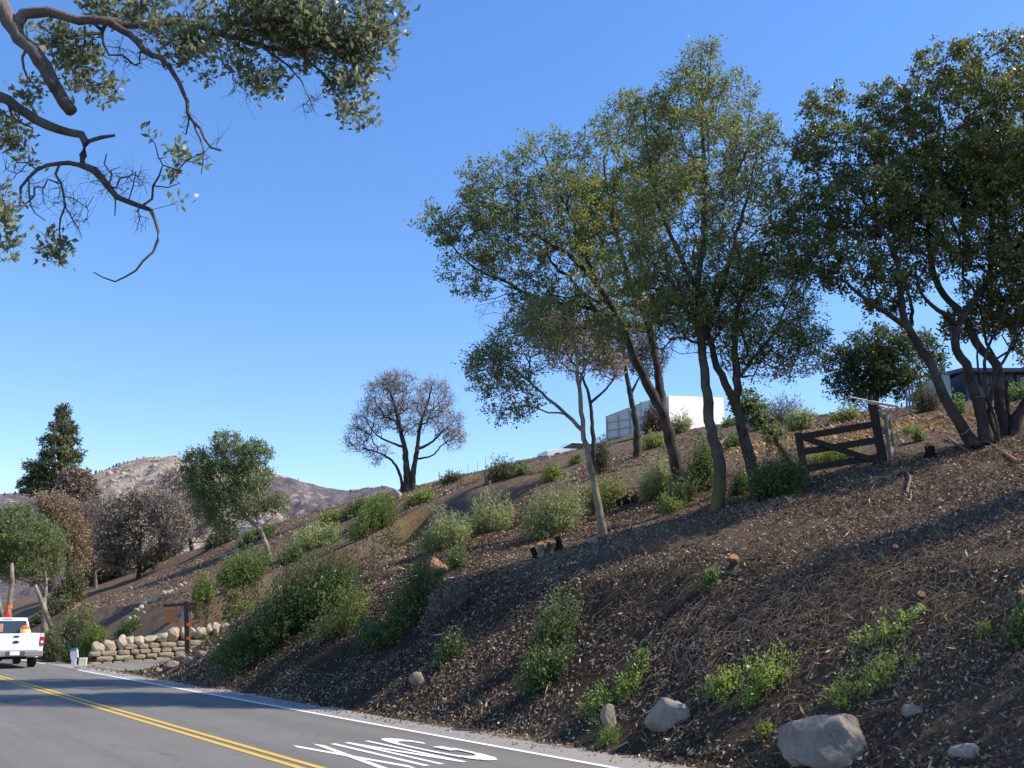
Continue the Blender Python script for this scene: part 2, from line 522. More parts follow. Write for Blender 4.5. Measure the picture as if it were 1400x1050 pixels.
def stof(x, y):
    p = hit(x, y); return p[:2] @ U, p[:2] @ V


chips = np.zeros_like(S)
for (x, y, a, b) in ((1150, 597, 6, 2.0), (1230, 580, 5, 1.6), (1060, 612, 3.0, 1.4), (560, 722, 2.0, 1.0), (600, 664, 7, 1.0), (648, 652, 6, 1.0), (598, 772, .7, .8), (540, 775, 1.5, .7)):
    s0, t0 = stof(x, y); chips = np.maximum(chips, patch(s0, t0, a, b))
pale = np.zeros_like(S)
for (x, y, a, b) in ((440, 790, 6, 1.6), (520, 755, 5, 1.3), (700, 765, 4, 1.0), (350, 815, 4, 1.2), (620, 735, 3, .8)):
    s0, t0 = stof(x, y); pale = np.maximum(pale, patch(s0, t0, a, b))
painted_shade = np.clip(.65 * (1 - sstep(12.5, 16.0, T + 1.5 * n_)) * sstep(6, 14, S + 3 * n_) * (1 - sstep(30, 34, S)) + .2 * (1 - sstep(10, 17, T + 2 * n_)) * (1 - sstep(30, 34, S)), 0, .85)  # mask for shade painted into the soil colour of the lower bank
for nm, arr in (('chips', chips), ('pale', pale), ('painted_shade', painted_shade)):
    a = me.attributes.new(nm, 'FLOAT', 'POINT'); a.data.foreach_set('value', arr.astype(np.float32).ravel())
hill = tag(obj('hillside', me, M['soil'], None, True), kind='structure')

# the burned mountain with its rocky ridge
RX = [-900, -350, -100, 0, 35, 70, 100, 130, 160, 200, 235, 280, 330, 375, 420, 450, 475, 500, 525, 550, 600, 700, 1100]
RY = [740, 700, 675, 671, 667, 667, 657, 646, 635, 627, 624, 627, 631, 640, 655, 663, 668, 662, 659, 668, 690, 720, 760]
mx = np.linspace(-900, 1100, 420); rr = np.concatenate([np.linspace(420, 1000, 60), np.linspace(1005, 1500, 120), np.linspace(1520, 2300, 20)])
MXg, Rg = np.meshgrid(mx, rr, indexing='ij')
ry = np.interp(MXg, RX, RY)
tanaz = (MXg - 700) / F * 1.0 / (math.cos(PITCH) - (525 - ry) / F * math.sin(PITCH))
elev = (math.sin(PITCH) + (525 - ry) / F * math.cos(PITCH)) / (math.cos(PITCH) - (525 - ry) / F * math.sin(PITCH))
Yg = Rg; Xg = tanaz * Rg
rz_ = elev * 1380
prof = np.where(Rg < 1380, np.interp(Rg, [420, 700, 1000, 1200, 1330, 1380], [-.02, .14, .46, .76, .96, 1.0]), 1 - .6 * sstep(1380, 2300, Rg))
rough = sum(a * vnoise(Xg / b, Yg / b, sd_) for a, b, sd_ in ((70, 190, 21), (44, 80, 22), (30, 34, 23), (20, 15, 24)))
rough -= 30 * np.abs(vnoise(Xg / 110, Yg / 200, 25)) * 2
Zg = rz_ * prof + rough * np.minimum(1, prof * 3) * (.22 + .78 * (1 - sstep(1150, 1360, Rg))) + CZ
vm = np.stack([Xg, Yg, Zg], -1).reshape(-1, 3)
nr_ = len(rr); i = np.arange((len(mx) - 1) * nr_).reshape(-1, nr_)[:, :-1].ravel()
me = mesh_k('mountain', vm, np.stack([i, i + nr_, i + nr_ + 1, i + 1], 1))
rocky = np.interp(MXg, [-900, 60, 110, 190, 330, 420, 520, 1100], [-.7, -.6, .5, .75, .1, -.25, -.6, -.7]) + .6 * sstep(1290, 1370, Rg) * (MXg > 100) * (MXg < 350)
a = me.attributes.new('rocky', 'FLOAT', 'POINT'); a.data.foreach_set('value', rocky.astype(np.float32).ravel())
tag(obj('mountain', me, M['mountain'], None, False), kind='structure')


def ico(n):
    import bmesh
    bm = bmesh.new(); bmesh.ops.create_icosphere(bm, subdivisions=n, radius=1)
    v = np.array([p.co[:] for p in bm.verts]); f = np.array([[p.index for p in q.verts] for q in bm.faces]); bm.free()
    return v, f


ICO = {n: ico(n) for n in (1, 2, 3, 4, 5)}


def rock_verts(n, seed, dims, planes=11, soft=.06):
    r = np.random.default_rng(seed); v, f = ICO[n]
    own = planes if isinstance(planes, list) else None; planes = len(own) if own else planes
    nn = r.normal(size=(planes, 3)); nn /= np.linalg.norm(nn, axis=1)[:, None]; dd = r.uniform(.52, .92, planes)
    if own:
        nn = np.array([p[:3] for p in own], float); nn /= np.linalg.norm(nn, axis=1)[:, None]; dd = np.array([p[3] for p in own])
    dots = v @ nn.T
    rad = np.where(dots > .05, dd / np.maximum(dots, .05), 9).min(1)
    rad = np.minimum(rad, 1.12) / .86
    p = v * rad[:, None]
    k = p * 3
    p = p * (1 + soft * 2 * vnoise(k[:, 0] + k[:, 2] * .7 + seed, k[:, 1] - k[:, 2] * .6, seed)[:, None] + soft * vnoise(k[:, 0] * 3 + k[:, 2] * 2, k[:, 1] * 3 - k[:, 2] * 2, seed + 1)[:, None])
    return p * np.array(dims) / 2, f


# rock outcrops and burnt trees far up the mountain
idx = rng.choice(len(vm), 60000); p = vm[idx]; q = rocky.ravel()[idx]; rgi = Rg.ravel()[idx]
keep = (rng.random(60000) < .015 + .10 * np.clip(q, 0, 1)) & (q > -.4) & (rgi < 1400) & (rgi > 800)
p = p[keep][:3600]; vs = []; fs = []; b = 0
for j, c in enumerate(p):
    sz = rng.uniform(2.5, 6) if rng.random() < .85 else rng.uniform(6, 13)
    v, f = rock_verts(1, j, (sz * rng.uniform(.7, 1.4), sz, sz * rng.uniform(.6, 1.2)), 7, .05)
    vs.append(v + c); fs.append(f + b); b += len(v)
tag(obj('boulder_outcrops', mesh_k('boulder_outcrops', np.concatenate(vs), np.concatenate(fs)), rockmat('outcrop_rock', (.28, .22, .18), (.52, .43, .35), .1)),
    'pale boulders strewn over the burned mountain slope and ridge', 'rocks', None, 'stuff')
mb = MB()
for j in range(46):
    px = rng.choice([rng.uniform(120, 175), rng.uniform(330, 545), rng.uniform(-60, 110)], p=[.4, .35, .25]); k = np.argmin(abs(mx - px))
    jr = np.argmax(Zg[k] / Rg[k]) + rng.integers(-6, 2); c = np.array([Xg[k, jr], Yg[k, jr], Zg[k, jr] - .5])
    h = rng.uniform(2.5, 5.5)
    mb.tube([c, c + (0, 0, h * .35), c + (0, 0, h * .7), c + (rng.normal(0, .3), 0, h)], [h * .12, h * rng.uniform(.18, .32), h * rng.uniform(.12, .28), .2], 6, 0, False)
tag(mb.build('ridge_trees', simple('far_dark_tree', (.05, .05, .055), .9)), 'tiny dark trees dotted along the far mountain ridge', 'trees', None, 'stuff')

# ------------------------------------------------------------------ painted markings
def strip(name, s0, s1, t0, t1, z, mat, label, cat, group=None):
    o = sheet(name, s0, s1, t0, t1, z, mat, max(2, int((s1 - s0) / 4)), 2); del o['kind']
    return tag(o, label, cat, group)


strip('centre_line', -60, 240, 4.97, 5.07, .005, M['yellow'], 'yellow centre stripe nearer to the camera side of the double line', 'road marking', 'double yellow centre line')
strip('centre_line', -60, 240, 5.17, 5.27, .005, M['yellow'], 'yellow centre stripe nearer to the white lettering of the double line', 'road marking', 'double yellow centre line')
strip('edge_line', -60, 37.6, 8.0, 8.105, .005, M['white'], 'long white edge line between the lane and the pale shoulder', 'road marking')
strip('edge_line', 43.5, 240, 8.0, 8.105, .005, M['white'], 'white edge line carrying on past the driveway mouth', 'road marking')

mb = MB()
S0, S1 = 10.66, 13.28


def stroke(pts, w):
    """polyline in (t, s), width w measured across the road"""
    for (t0, s0), (t1, s1) in zip(pts, pts[1:]):
        d = np.array([t1 - t0, (s1 - s0) / 6.0]); d /= np.linalg.norm(d); n = np.array([-d[1], d[0]]) * w / 2
        n = np.array([n[0], n[1] * 6.0])
        q = [np.array([t0, s0]) + n, np.array([t0, s0]) - n, np.array([t1, s1]) - n, np.array([t1, s1]) + n]
        stroke.z += .0004
        mb.add([st(p[1], p[0], stroke.z) for p in q], [(0, 1, 2, 3)])


stroke.z = .005
stroke([(5.78, S1 + .05), (6.13, S0)], .075); stroke([(6.12, S1 + .03), (5.79, S0)], .075)
stroke([(6.325, S1), (6.325, S0)], .085)
stroke([(6.54, S1), (6.54, S0)], .075); stroke([(6.54, S1 - .1), (6.86, S0 + .1)], .08); stroke([(6.86, S1), (6.86, S0)], .075)
c_t, r_t = 7.22, .17
g = [(7.40, 12.55), (7.37, 12.95), (7.30, 13.12), (7.22, 13.18), (7.13, 13.12), (7.07, 12.9), (7.04, 12.5), (7.03, 12.0), (7.04, 11.5), (7.07, 11.1), (7.13, 10.86), (7.22, 10.78), (7.30, 10.82), (7.37, 11.0), (7.40, 11.3), (7.405, 11.85), (7.26, 11.87)]
stroke(g, .08)
o = mb.build('road_lettering', M['white']); tag(o, 'white painted letters XING on the lane beside the edge line', 'road marking')

# ------------------------------------------------------------------ foliage builders
def leaves(P, D, L, Wd, r, fold=.18):
    """rhombic leaves at P pointing along D; two triangles folded along the midrib"""
    n = len(P)
    D = D / (np.linalg.norm(D, axis=1)[:, None] + 1e-9)
    N = r.normal(size=(n, 3)); N -= D * (N * D).sum(1)[:, None]; N /= np.linalg.norm(N, axis=1)[:, None] + 1e-9
    B = np.cross(D, N)
    L = (L * r.uniform(.65, 1.25, n))[:, None]; Wd = (Wd * r.uniform(.7, 1.2, n))[:, None]
    mid = P + D * L * .48
    v = np.stack([P, mid + B * Wd / 2 + N * Wd * fold, P + D * L, mid - B * Wd / 2 + N * Wd * fold], 1).reshape(-1, 3)
    return v, np.arange(n * 4).reshape(n, 4)


def tri_twigs(P, Q, w):
    """thin three-sided sticks P->Q, tapering"""
    n = len(P); D = Q - P; D /= np.linalg.norm(D, axis=1)[:, None] + 1e-9
    A = np.cross(D, np.array([.3, .5, .8])); A /= np.linalg.norm(A, axis=1)[:, None] + 1e-9; B = np.cross(D, A)
    w = np.broadcast_to(np.asarray(w, float), (n,))[:, None]
    a = [A * math.cos(x) + B * math.sin(x) for x in (0, 2.094, 4.189)]
    v = np.stack([P + a[0] * w, P + a[1] * w, P + a[2] * w, Q + a[0] * w * .45, Q + a[1] * w * .45, Q + a[2] * w * .45], 1).reshape(-1, 3)
    o = np.arange(n)[:, None] * 6
    f = np.concatenate([o + np.array([[0, 1, 4, 3]]), o + np.array([[1, 2, 5, 4]]), o + np.array([[2, 0, 3, 5]])])
    return v, f


def resample(pts, step, r, wob=0.0):
    pts = np.array(pts, float); d = np.r_[0, np.cumsum(np.linalg.norm(np.diff(pts, axis=0), axis=1))]
    n = max(2, int(d[-1] / step) + 1); k = np.linspace(0, d[-1], n)
    # Catmull-like smoothing through a cubic on each axis
    m = np.gradient(pts, d, axis=0) if len(pts) > 2 else np.repeat((pts[1:] - pts[:1]) / d[-1], 2, 0)
    out = []
    for x in k:
        i = min(len(d) - 2, np.searchsorted(d, x, 'right') - 1); h = d[i + 1] - d[i]; u = (x - d[i]) / h
        out.append((2 * u**3 - 3 * u**2 + 1) * pts[i] + (u**3 - 2 * u**2 + u) * h * m[i] + (-2 * u**3 + 3 * u**2) * pts[i + 1] + (u**3 - u**2) * h * m[i + 1])
    out = np.array(out)
    if wob and n > 3: out[1:-1] += r.normal(0, wob, (n - 2, 3))
    return out


def grow(trunks, A, r, bf=.25, seg=.35, wob=.05, rtip=.006, p=2.2, clear=.35, droop=0.0, rmaxf=.75):
    """trunks: list of (points, r0, r1, root?) ; A: attraction points. Returns nodes, parents, radii"""
    pos = []; par = []; pl = []; rad = []; elig = []
    for (pts, r0, r1, root) in trunks:
        q = resample(pts, seg * .6, r, wob * .25); n = len(q)
        if root: prev = -1; l0 = 0.0; start = 0
        else:
            a = np.array(pos); prev = int(np.argmin(np.linalg.norm(a - q[0], axis=1))); l0 = pl[prev]; start = 1
        for k in range(start, n):
            f = k / (n - 1)
            d = 0 if prev < 0 else float(np.linalg.norm(q[k] - np.array(pos[prev])))
            pos.append(tuple(q[k])); par.append(prev); pl.append((pl[prev] if prev >= 0 else 0) + d); rad.append(r0 + (r1 - r0) * f ** .8)
            elig.append(f > clear if root else f > .12)
            prev = len(pos) - 1
    nt = len(pos)
    cap = nt + len(A) * 8
    PP = np.zeros((cap, 3)); PP[:nt] = pos; LL = np.zeros(cap); LL[:nt] = pl; par = list(par)
    el = np.where(elig)[0]
    D = np.linalg.norm(A[:, None] - PP[el][None], axis=2) + bf * LL[el][None]
    bi = el[np.argmin(D, 1)]; bc = D.min(1)
    n = nt; alive = np.ones(len(A), bool)
    for _ in range(len(A)):
        i = int(np.argmin(np.where(alive, bc, 1e9))); alive[i] = False
        j = bi[i]; a = PP[j].copy(); b = A[i]; dd = np.linalg.norm(b - a); k = max(1, min(7, int(dd / seg)))
        prev = j; new = []
        sag = np.array([0, 0, 1.0]) * dd * .10
        for m in range(1, k + 1):
            f = m / k; c = a + (b - a) * f
            if m < k: c = c + r.normal(0, wob, 3) - sag * 4 * f * (1 - f) * .5
            PP[n] = c; LL[n] = LL[prev] + np.linalg.norm(c - PP[prev]); par.append(prev); prev = n; new.append(n); n += 1
        al = np.where(alive)[0]
        if len(al):
            nw = np.array(new)
            D = np.linalg.norm(A[al][:, None] - PP[nw][None], axis=2) + bf * LL[nw][None]
            m_ = D.min(1); w = m_ < bc[al]
            bc[al[w]] = m_[w]; bi[al[w]] = nw[np.argmin(D, 1)][w]
    PP = PP[:n]; par = np.array(par)
    acc = np.zeros(n); kids = np.zeros(n, int); R = np.zeros(n)
    for i in range(n - 1, -1, -1):
        R[i] = rtip if acc[i] == 0 else acc[i] ** (1 / p)
        if par[i] >= 0: acc[par[i]] += R[i] ** p; kids[par[i]] += 1
    R[:nt] = np.array(rad)
    for i in range(nt, n):
        R[i] = min(R[i], R[par[i]] * (rmaxf if par[i] < nt else 1.0))
    return PP, par, R, kids, nt


def tubes(PP, par, R, seed=0, rough=.10):
    n = len(PP); ch = [[] for _ in range(n)]
    for i in range(n):
        if par[i] >= 0: ch[par[i]].append(i)
    starts = [i for i in range(n) if par[i] < 0]; V_ = []; F_ = []; base = 0
    while starts:
        s = starts.pop(); chain = [s] if par[s] < 0 else [par[s], s]; cur = s
        while ch[cur]:
            k = max(ch[cur], key=lambda q: R[q]); starts += [q for q in ch[cur] if q != k]; chain.append(k); cur = k
        if len(chain) < 2: continue
        c = np.array(chain); P = PP[c]; r = R[c].copy()
        if par[s] >= 0: r[0] = r[1]
        sides = 12 if r.max() > .12 else 8 if r.max() > .06 else 5 if r.max() > .02 else 3
        if r[-1] > .012:
            d_ = P[-1] - P[-2]; d_ /= np.linalg.norm(d_) + 1e-9
            P = np.concatenate([P, [P[-1] + d_ * r[-1] * .25, P[-1] + d_ * r[-1] * .3]]); r = np.r_[r, r[-1] * .8, r[-1] * .02]; c = np.arange(len(r))
        tg = np.gradient(P, axis=0); tg /= np.linalg.norm(tg, axis=1)[:, None] + 1e-9
        m = tg.mean(0); ref = np.eye(3)[int(np.argmin(abs(m)))]
        A = np.cross(tg, ref); A /= np.linalg.norm(A, axis=1)[:, None] + 1e-9; B = np.cross(tg, A)
        th = np.arange(sides) * 2 * math.pi / sides
        rr_ = r[:, None] * np.ones(sides)
        if sides >= 8:
            rr_ = rr_ * (1 + rough * 2 * vnoise(th[None] * 1.3 + seed, np.arange(len(c))[:, None] * .55, seed))
        ring = P[:, None] + rr_[..., None] * (A[:, None] * np.cos(th)[None, :, None] + B[:, None] * np.sin(th)[None, :, None])
        V_.append(ring.reshape(-1, 3)); k = len(c)
        i = (np.arange(k - 1)[:, None] * sides + np.arange(sides)[None]).ravel(); i2 = (np.arange(k - 1)[:, None] * sides + (np.arange(sides)[None] + 1) % sides).ravel()
        F_.append(np.stack([i, i2, i2 + sides, i + sides], 1) + base); base += k * sides
    return np.concatenate(V_), np.concatenate(F_)


def blob_points(blobs, Y, n, r, shell=.55):
    """blobs: (px, py, rx_px, ry_px, dY, depth radius m)"""
    w = np.array([b[2] * b[3] for b in blobs], float); w /= w.sum()
    out = []
    for b, k in zip(blobs, r.multinomial(n, w)):
        y = Y + b[4]; c = at(b[0], b[1], y); m = y / F
        d = r.normal(size=(k, 3)); d /= np.linalg.norm(d, axis=1)[:, None]
        q = r.random(k) ** (1 / 3.0); q = q * (1 - shell) + shell * q ** .4
        out.append(c + d * q[:, None] * np.array([b[2] * m, b[5], b[3] * m]))
    return np.concatenate(out)


def tree(name, label, cat, base, trunks, pts, r, bark, leaf, k=20, L=.07, Wd=.036, spread=.16, rtip=.006, group=None, bf=.25, seg=.35,
         wob=.06, thin=1.0, up=.25, extra=0, clear=.35, seed=1, tw=True, bare=None, near=None):
    lp0 = pts
    if bare is not None: pts = np.concatenate([pts, bare])
    PP, par, R, kids, nt = grow(trunks, pts, r, bf, seg, wob, rtip, clear=clear)
    e = empty(name, base, label, cat, group); base = np.array(base)
    v, f = tubes(PP, par, R, seed)
    # fine twigs carrying the leaves
    n = len(PP); cand = np.where((R < rtip * 2.6) & (np.arange(n) >= nt))[0]
    if thin < 1: cand = cand[r.random(len(cand)) < thin]
    if bare is not None:
        dm = np.concatenate([np.linalg.norm(PP[q][:, None] - lp0[None], axis=2).min(1) for q in np.array_split(cand, 20)])
        bare_c = cand[dm > near]; cand = cand[dm <= near]
    c = PP[cand]; dirn = c - PP[par[cand]]; dirn /= np.linalg.norm(dirn, axis=1)[:, None] + 1e-9
    kt = 4
    tb = np.repeat(c, kt, 0); td = r.normal(0, .8, (len(tb), 3)) + np.repeat(dirn, kt, 0) * .7 + np.array([0, 0, up]); td /= np.linalg.norm(td, axis=1)[:, None]
    te = tb + td * (spread * r.uniform(.7, 1.7, len(tb)))[:, None]
    if tw:
        v2, f2 = tri_twigs(tb, te, rtip * .55); f = np.concatenate([f, f2 + len(v)]); v = np.concatenate([v, v2])
    if bare is not None and len(bare_c):
        q = np.repeat(PP[bare_c], 2, 0); v2, f2 = tri_twigs(q, q + r.normal(0, spread * .8, q.shape), rtip * .6); b2 = (f2 + len(v)); f = np.concatenate([f, b2]); v = np.concatenate([v, v2])
    obj('trunk', mesh_k('trunk', v - base, f), bark, e, True)
    if leaf is not None and k > 0:
        kk = max(1, k // kt); q = r.random((len(tb), kk))
        lp = (tb[:, None] + (te - tb)[:, None] * (.25 + .8 * q)[..., None] + r.normal(0, spread * .22, (len(tb), kk, 3))).reshape(-1, 3)
        ld = (np.repeat(td, kk, 0) * .6 + r.normal(0, .7, (len(lp), 3)) + np.array([0, 0, up * .5]))
        lv, lf = leaves(lp, ld, L, Wd, r)
        ct = np.repeat(np.clip(r.normal(.42, .2, len(cand)), 0, .8), kt * kk)
        tn = np.clip(ct + r.normal(0, .2, len(lp)), 0, .87); tn[r.random(len(lp)) < .05] = 1.0
        obj('crown', mesh_k('crown', lv - base, lf, tn), leaf, e)
    return e


def pxpath(pts, Y, base=None):
    """photo pixels (x, y[, dY]) to points near the depth Y"""
    out = [at(p[0], p[1], Y + (p[2] if len(p) > 2 else 0)) for p in pts]
    if base is not None: out[0] = np.array(base) - (0, 0, .15)
    return out


R_ = lambda s: np.random.default_rng(s)

# ------------------------------------------------------------------ the oaks on the bank
b = hit(935, 672); Y = b[1]; r = R_(1)
tr = [(pxpath([(935, 672), (918, 610), (905, 560), (893, 540), (868, 490, -.2), (848, 440, -.4), (820, 395, -.7), (780, 350, -1.0), (730, 320, -1.2)], Y, b), .22, .05, True),
      (pxpath([(905, 558), (898, 500, .4), (885, 440, .7), (860, 380, 1.0), (838, 300, 1.3), (825, 220, 1.3)], Y), .15, .035, False),
      (pxpath([(848, 440, -.4), (800, 420, .2), (740, 410, .3), (690, 385, .5), (640, 360, .3), (600, 310, .2)], Y), .08, .02, False),
      (pxpath([(820, 395, -.7), (790, 320, -.2), (760, 250, 0), (740, 200, .3)], Y), .08, .02, False)]
bl = [(592, 300, 26, 18, 0, .7), (625, 315, 30, 30, 0, .8), (640, 372, 42, 36, .3, 1.0), (672, 262, 48, 48, -.4, 1.2), (700, 335, 62, 62, -.5, 1.5), (740, 222, 52, 40, 0, 1.3), (770, 290, 72, 66, -.6, 1.8),
      (725, 400, 40, 30, 0, 1.0), (785, 380, 62, 50, -.4, 1.6), (818, 230, 55, 60, .5, 1.5), (845, 330, 62, 80, .7, 1.6), (855, 165, 38, 42, .8, 1.1), (880, 270, 60, 60, .6, 1.3), (835, 430, 50, 40, .4, 1.3), (780, 420, 55, 34, .6, 1.3), (690, 300, 60, 60, .8, 1.2), (800, 300, 60, 60, 1.4, 1.2), (755, 440, 46, 26, .2, 1.0), (860, 430, 50, 34, .5, 1.1)]
tree('oak_tree', 'broad leafy oak whose dark trunk leans away and forks in front of the white trailer', 'tree', b, tr, blob_points(bl, Y, 2000, r), r, M['bark'], M['oak'], 30, .105, .055, .21, group='oaks on the bank', seed=3, near=.3, bare=blob_points([(700, 430, 60, 40, .2, 1.0), (890, 450, 40, 60, .6, 1.0), (800, 460, 60, 30, 0, 1.0)], Y, 200, r))

b = hit(978, 698); Y = b[1]; r = R_(2)
tr = [(pxpath([(978, 700), (984, 660), (983, 632), (972, 585), (965, 530), (960, 470), (955, 400), (962, 320), (963, 240, .2), (960, 160, .2), (958, 95, .2)], Y, b), .16, .025, True),
      (pxpath([(955, 400), (930, 350, .5), (900, 280, .8), (885, 200, .8), (880, 150, .8)], Y), .08, .02, False),
      (pxpath([(960, 470), (985, 400, .2), (1005, 330, .3), (1025, 260, .4), (1035, 200, .4)], Y), .09, .02, False),
      (pxpath([(958, 440), (930, 400, -.5), (900, 370, -.8), (860, 330, -1)], Y), .05, .02, False)]
bl = [(960, 95, 36, 32, 0, .9), (930, 140, 46, 42, .3, 1.2), (990, 150, 46, 46, 0, 1.2), (895, 175, 50, 45, .5, 1.2), (955, 215, 85, 60, 0, 1.8), (1030, 215, 42, 55, .2, 1.3), (930, 300, 88, 70, -.2, 2.0),
      (1025, 300, 62, 62, .2, 1.6), (960, 370, 80, 45, -.3, 1.5), (1055, 345, 40, 40, .3, 1.1), (870, 370, 50, 50, -.4, 1.2), (1082, 290, 34, 60, .2, .9), (1070, 360, 40, 30, .3, .9), (1000, 420, 60, 34, .5, 1.2), (900, 240, 60, 60, .6, 1.4), (935, 430, 46, 30, -.3, 1.0)]
tree('oak_tree', 'tallest oak, slim trunk bulging above a moss yellow foot', 'tree', b, tr, blob_points(bl, Y, 2100, r), r, M['bark_moss'], M['oak'], 27, .09, .045, .19, group='oaks on the bank', seed=5, near=.25, bare=blob_points([(915, 440, 50, 50, -.3, 1.0), (1000, 470, 40, 50, .3, .9), (890, 480, 30, 40, .2, .7)], Y, 220, r))

b = hit(1035, 680); Y = b[1]; r = R_(3)
tr = [(pxpath([(1037, 682), (1026, 630), (1015, 590), (1008, 560), (995, 530), (978, 495), (968, 455, .3), (935, 420, .6), (905, 395, .8)], Y, b), .175, .04, True),
      (pxpath([(1006, 555), (1008, 515, -.2), (1004, 470, -.4), (1010, 420, -.4), (1035, 370, -.5), (1050, 330, -.5)], Y), .12, .025, False),
      (pxpath([(1008, 520, -.2), (1030, 490, -.5), (1055, 460, -.8), (1075, 420, -.9), (1090, 380, -.9)], Y), .05, .015, False)]
bl = [(1045, 385, 55, 42, -.4, 1.3), (1000, 400, 52, 50, 0, 1.4), (1080, 435, 32, 40, -.8, .9), (1062, 470, 42, 30, -.6, 1.0), (935, 420, 50, 40, .5, 1.2), (900, 400, 45, 35, .8, 1.1), (1020, 470, 40, 30, -.4, 1.0), (1095, 400, 25, 40, -.8, .8), (1110, 470, 22, 25, -.9, .6), (1090, 500, 26, 22, -.8, .6), (1040, 500, 40, 18, -.4, .8), (985, 450, 36, 24, .1, .9)]
tree('oak_tree', 'oak with a crooked dark trunk beside the wooden gate, low thin crown', 'tree', b, tr, blob_points(bl, Y, 1300, r), r, M['bark'], M['oak'], 17, .08, .042, .18, group='oaks on the bank', seed=8, thin=.8, near=.25, bare=blob_points([(1060, 470, 50, 40, -.5, 1.0), (1000, 460, 60, 40, 0, 1.2), (930, 450, 50, 40, .6, 1.0), (1095, 450, 30, 50, -.8, .8)], Y, 260, r))

b = hit(826, 733); Y = b[1]; r = R_(4)
tr = [(pxpath([(826, 735), (818, 690), (808, 640), (798, 590), (797, 570), (792, 530), (788, 490), (780, 440), (770, 410)], Y, b), .105, .025, True),
      (pxpath([(797, 592), (775, 567), (750, 545), (722, 520), (695, 500), (665, 490)], Y), .06, .015, False),
      (pxpath([(775, 567), (745, 562), (715, 555), (690, 560)], Y), .03, .01, False),
      (pxpath([(790, 530), (805, 490, .3), (825, 460, .4), (850, 440, .4)], Y), .045, .012, False)]
bl = [(672, 510, 36, 38, 0, .9), (712, 480, 50, 48, -.2, 1.2), (700, 545, 42, 34, 0, .9), (655, 500, 18, 14, 0, .5), (745, 440, 40, 36, .2, 1.1), (820, 465, 40, 35, .2, 1.0)]
tree('young_oak', 'slender pale trunked oak alone on the open bank, thin airy crown', 'tree', b, tr, blob_points(bl, Y, 620, r), r, M['bark_pale'], M['oak_dark'], 20, .085, .042, .2, group='oaks on the bank', seed=9, thin=.8)
# scorched brown top of a second thin tree right behind it
b = hit(812, 612); Y = 40.0; r = R_(5); b = at(811, 612, Y); b[2] = HW(b[0], b[1]); 
tr = [(pxpath([(811, 612), (809, 570), (806, 545), (795, 515), (780, 490)], Y, b), .13, .04, True), (pxpath([(808, 552), (825, 535), (838, 520), (845, 500)], Y), .07, .02, False)]
tree('burnt_tree', 'thin scorched tree with brown leaves standing by the white car', 'tree', b, tr, blob_points([(790, 475, 50, 40, 0, 1.4), (765, 460, 35, 30, 0, 1.2), (835, 500, 20, 20, 0, .7)], Y, 500, r), r, M['bark'], M['brown'], 16, .12, .07, .3, rtip=.009, group='scorched trees', seed=10)
Y = 44.0; r = R_(6); b = at(871, 600, Y); b[2] = HW(b[0], b[1])
tr = [(pxpath([(871, 603), (869, 575), (863, 545), (857, 515), (850, 470), (845, 440)], Y, b), .2, .05, True), (pxpath([(862, 540), (875, 515), (890, 500)], Y), .07, .02, False)]
tree('burnt_tree', 'thin dark trunked tree standing right before the trailer panels', 'tree', b, tr, blob_points([(850, 470, 45, 40, 0, 1.6), (885, 495, 25, 25, 0, .8)], Y, 400, r), r, M['bark'], M['scorch'], 14, .12, .07, .3, rtip=.01, group='scorched trees', seed=11)

# ivy-clad leaning stem by the gate
b = hit(1092, 648); Y = b[1]; r = R_(7)
tr = [(pxpath([(1092, 650), (1070, 615), (1045, 580), (1025, 555), (1008, 530, .3)], Y, b), .085, .045, True)]
tree('leaning_stem', 'thin leaning trunk wrapped in ivy between crooked oak and gate', 'tree', b, tr, blob_points([(1030, 565, 22, 18, 0, .3), (1055, 592, 16, 16, 0, .25), (1018, 550, 18, 18, 0, .3)], Y, 120, r), r, M['bark'], M['mid'], 26, .08, .055, .13, seed=12, clear=.1)

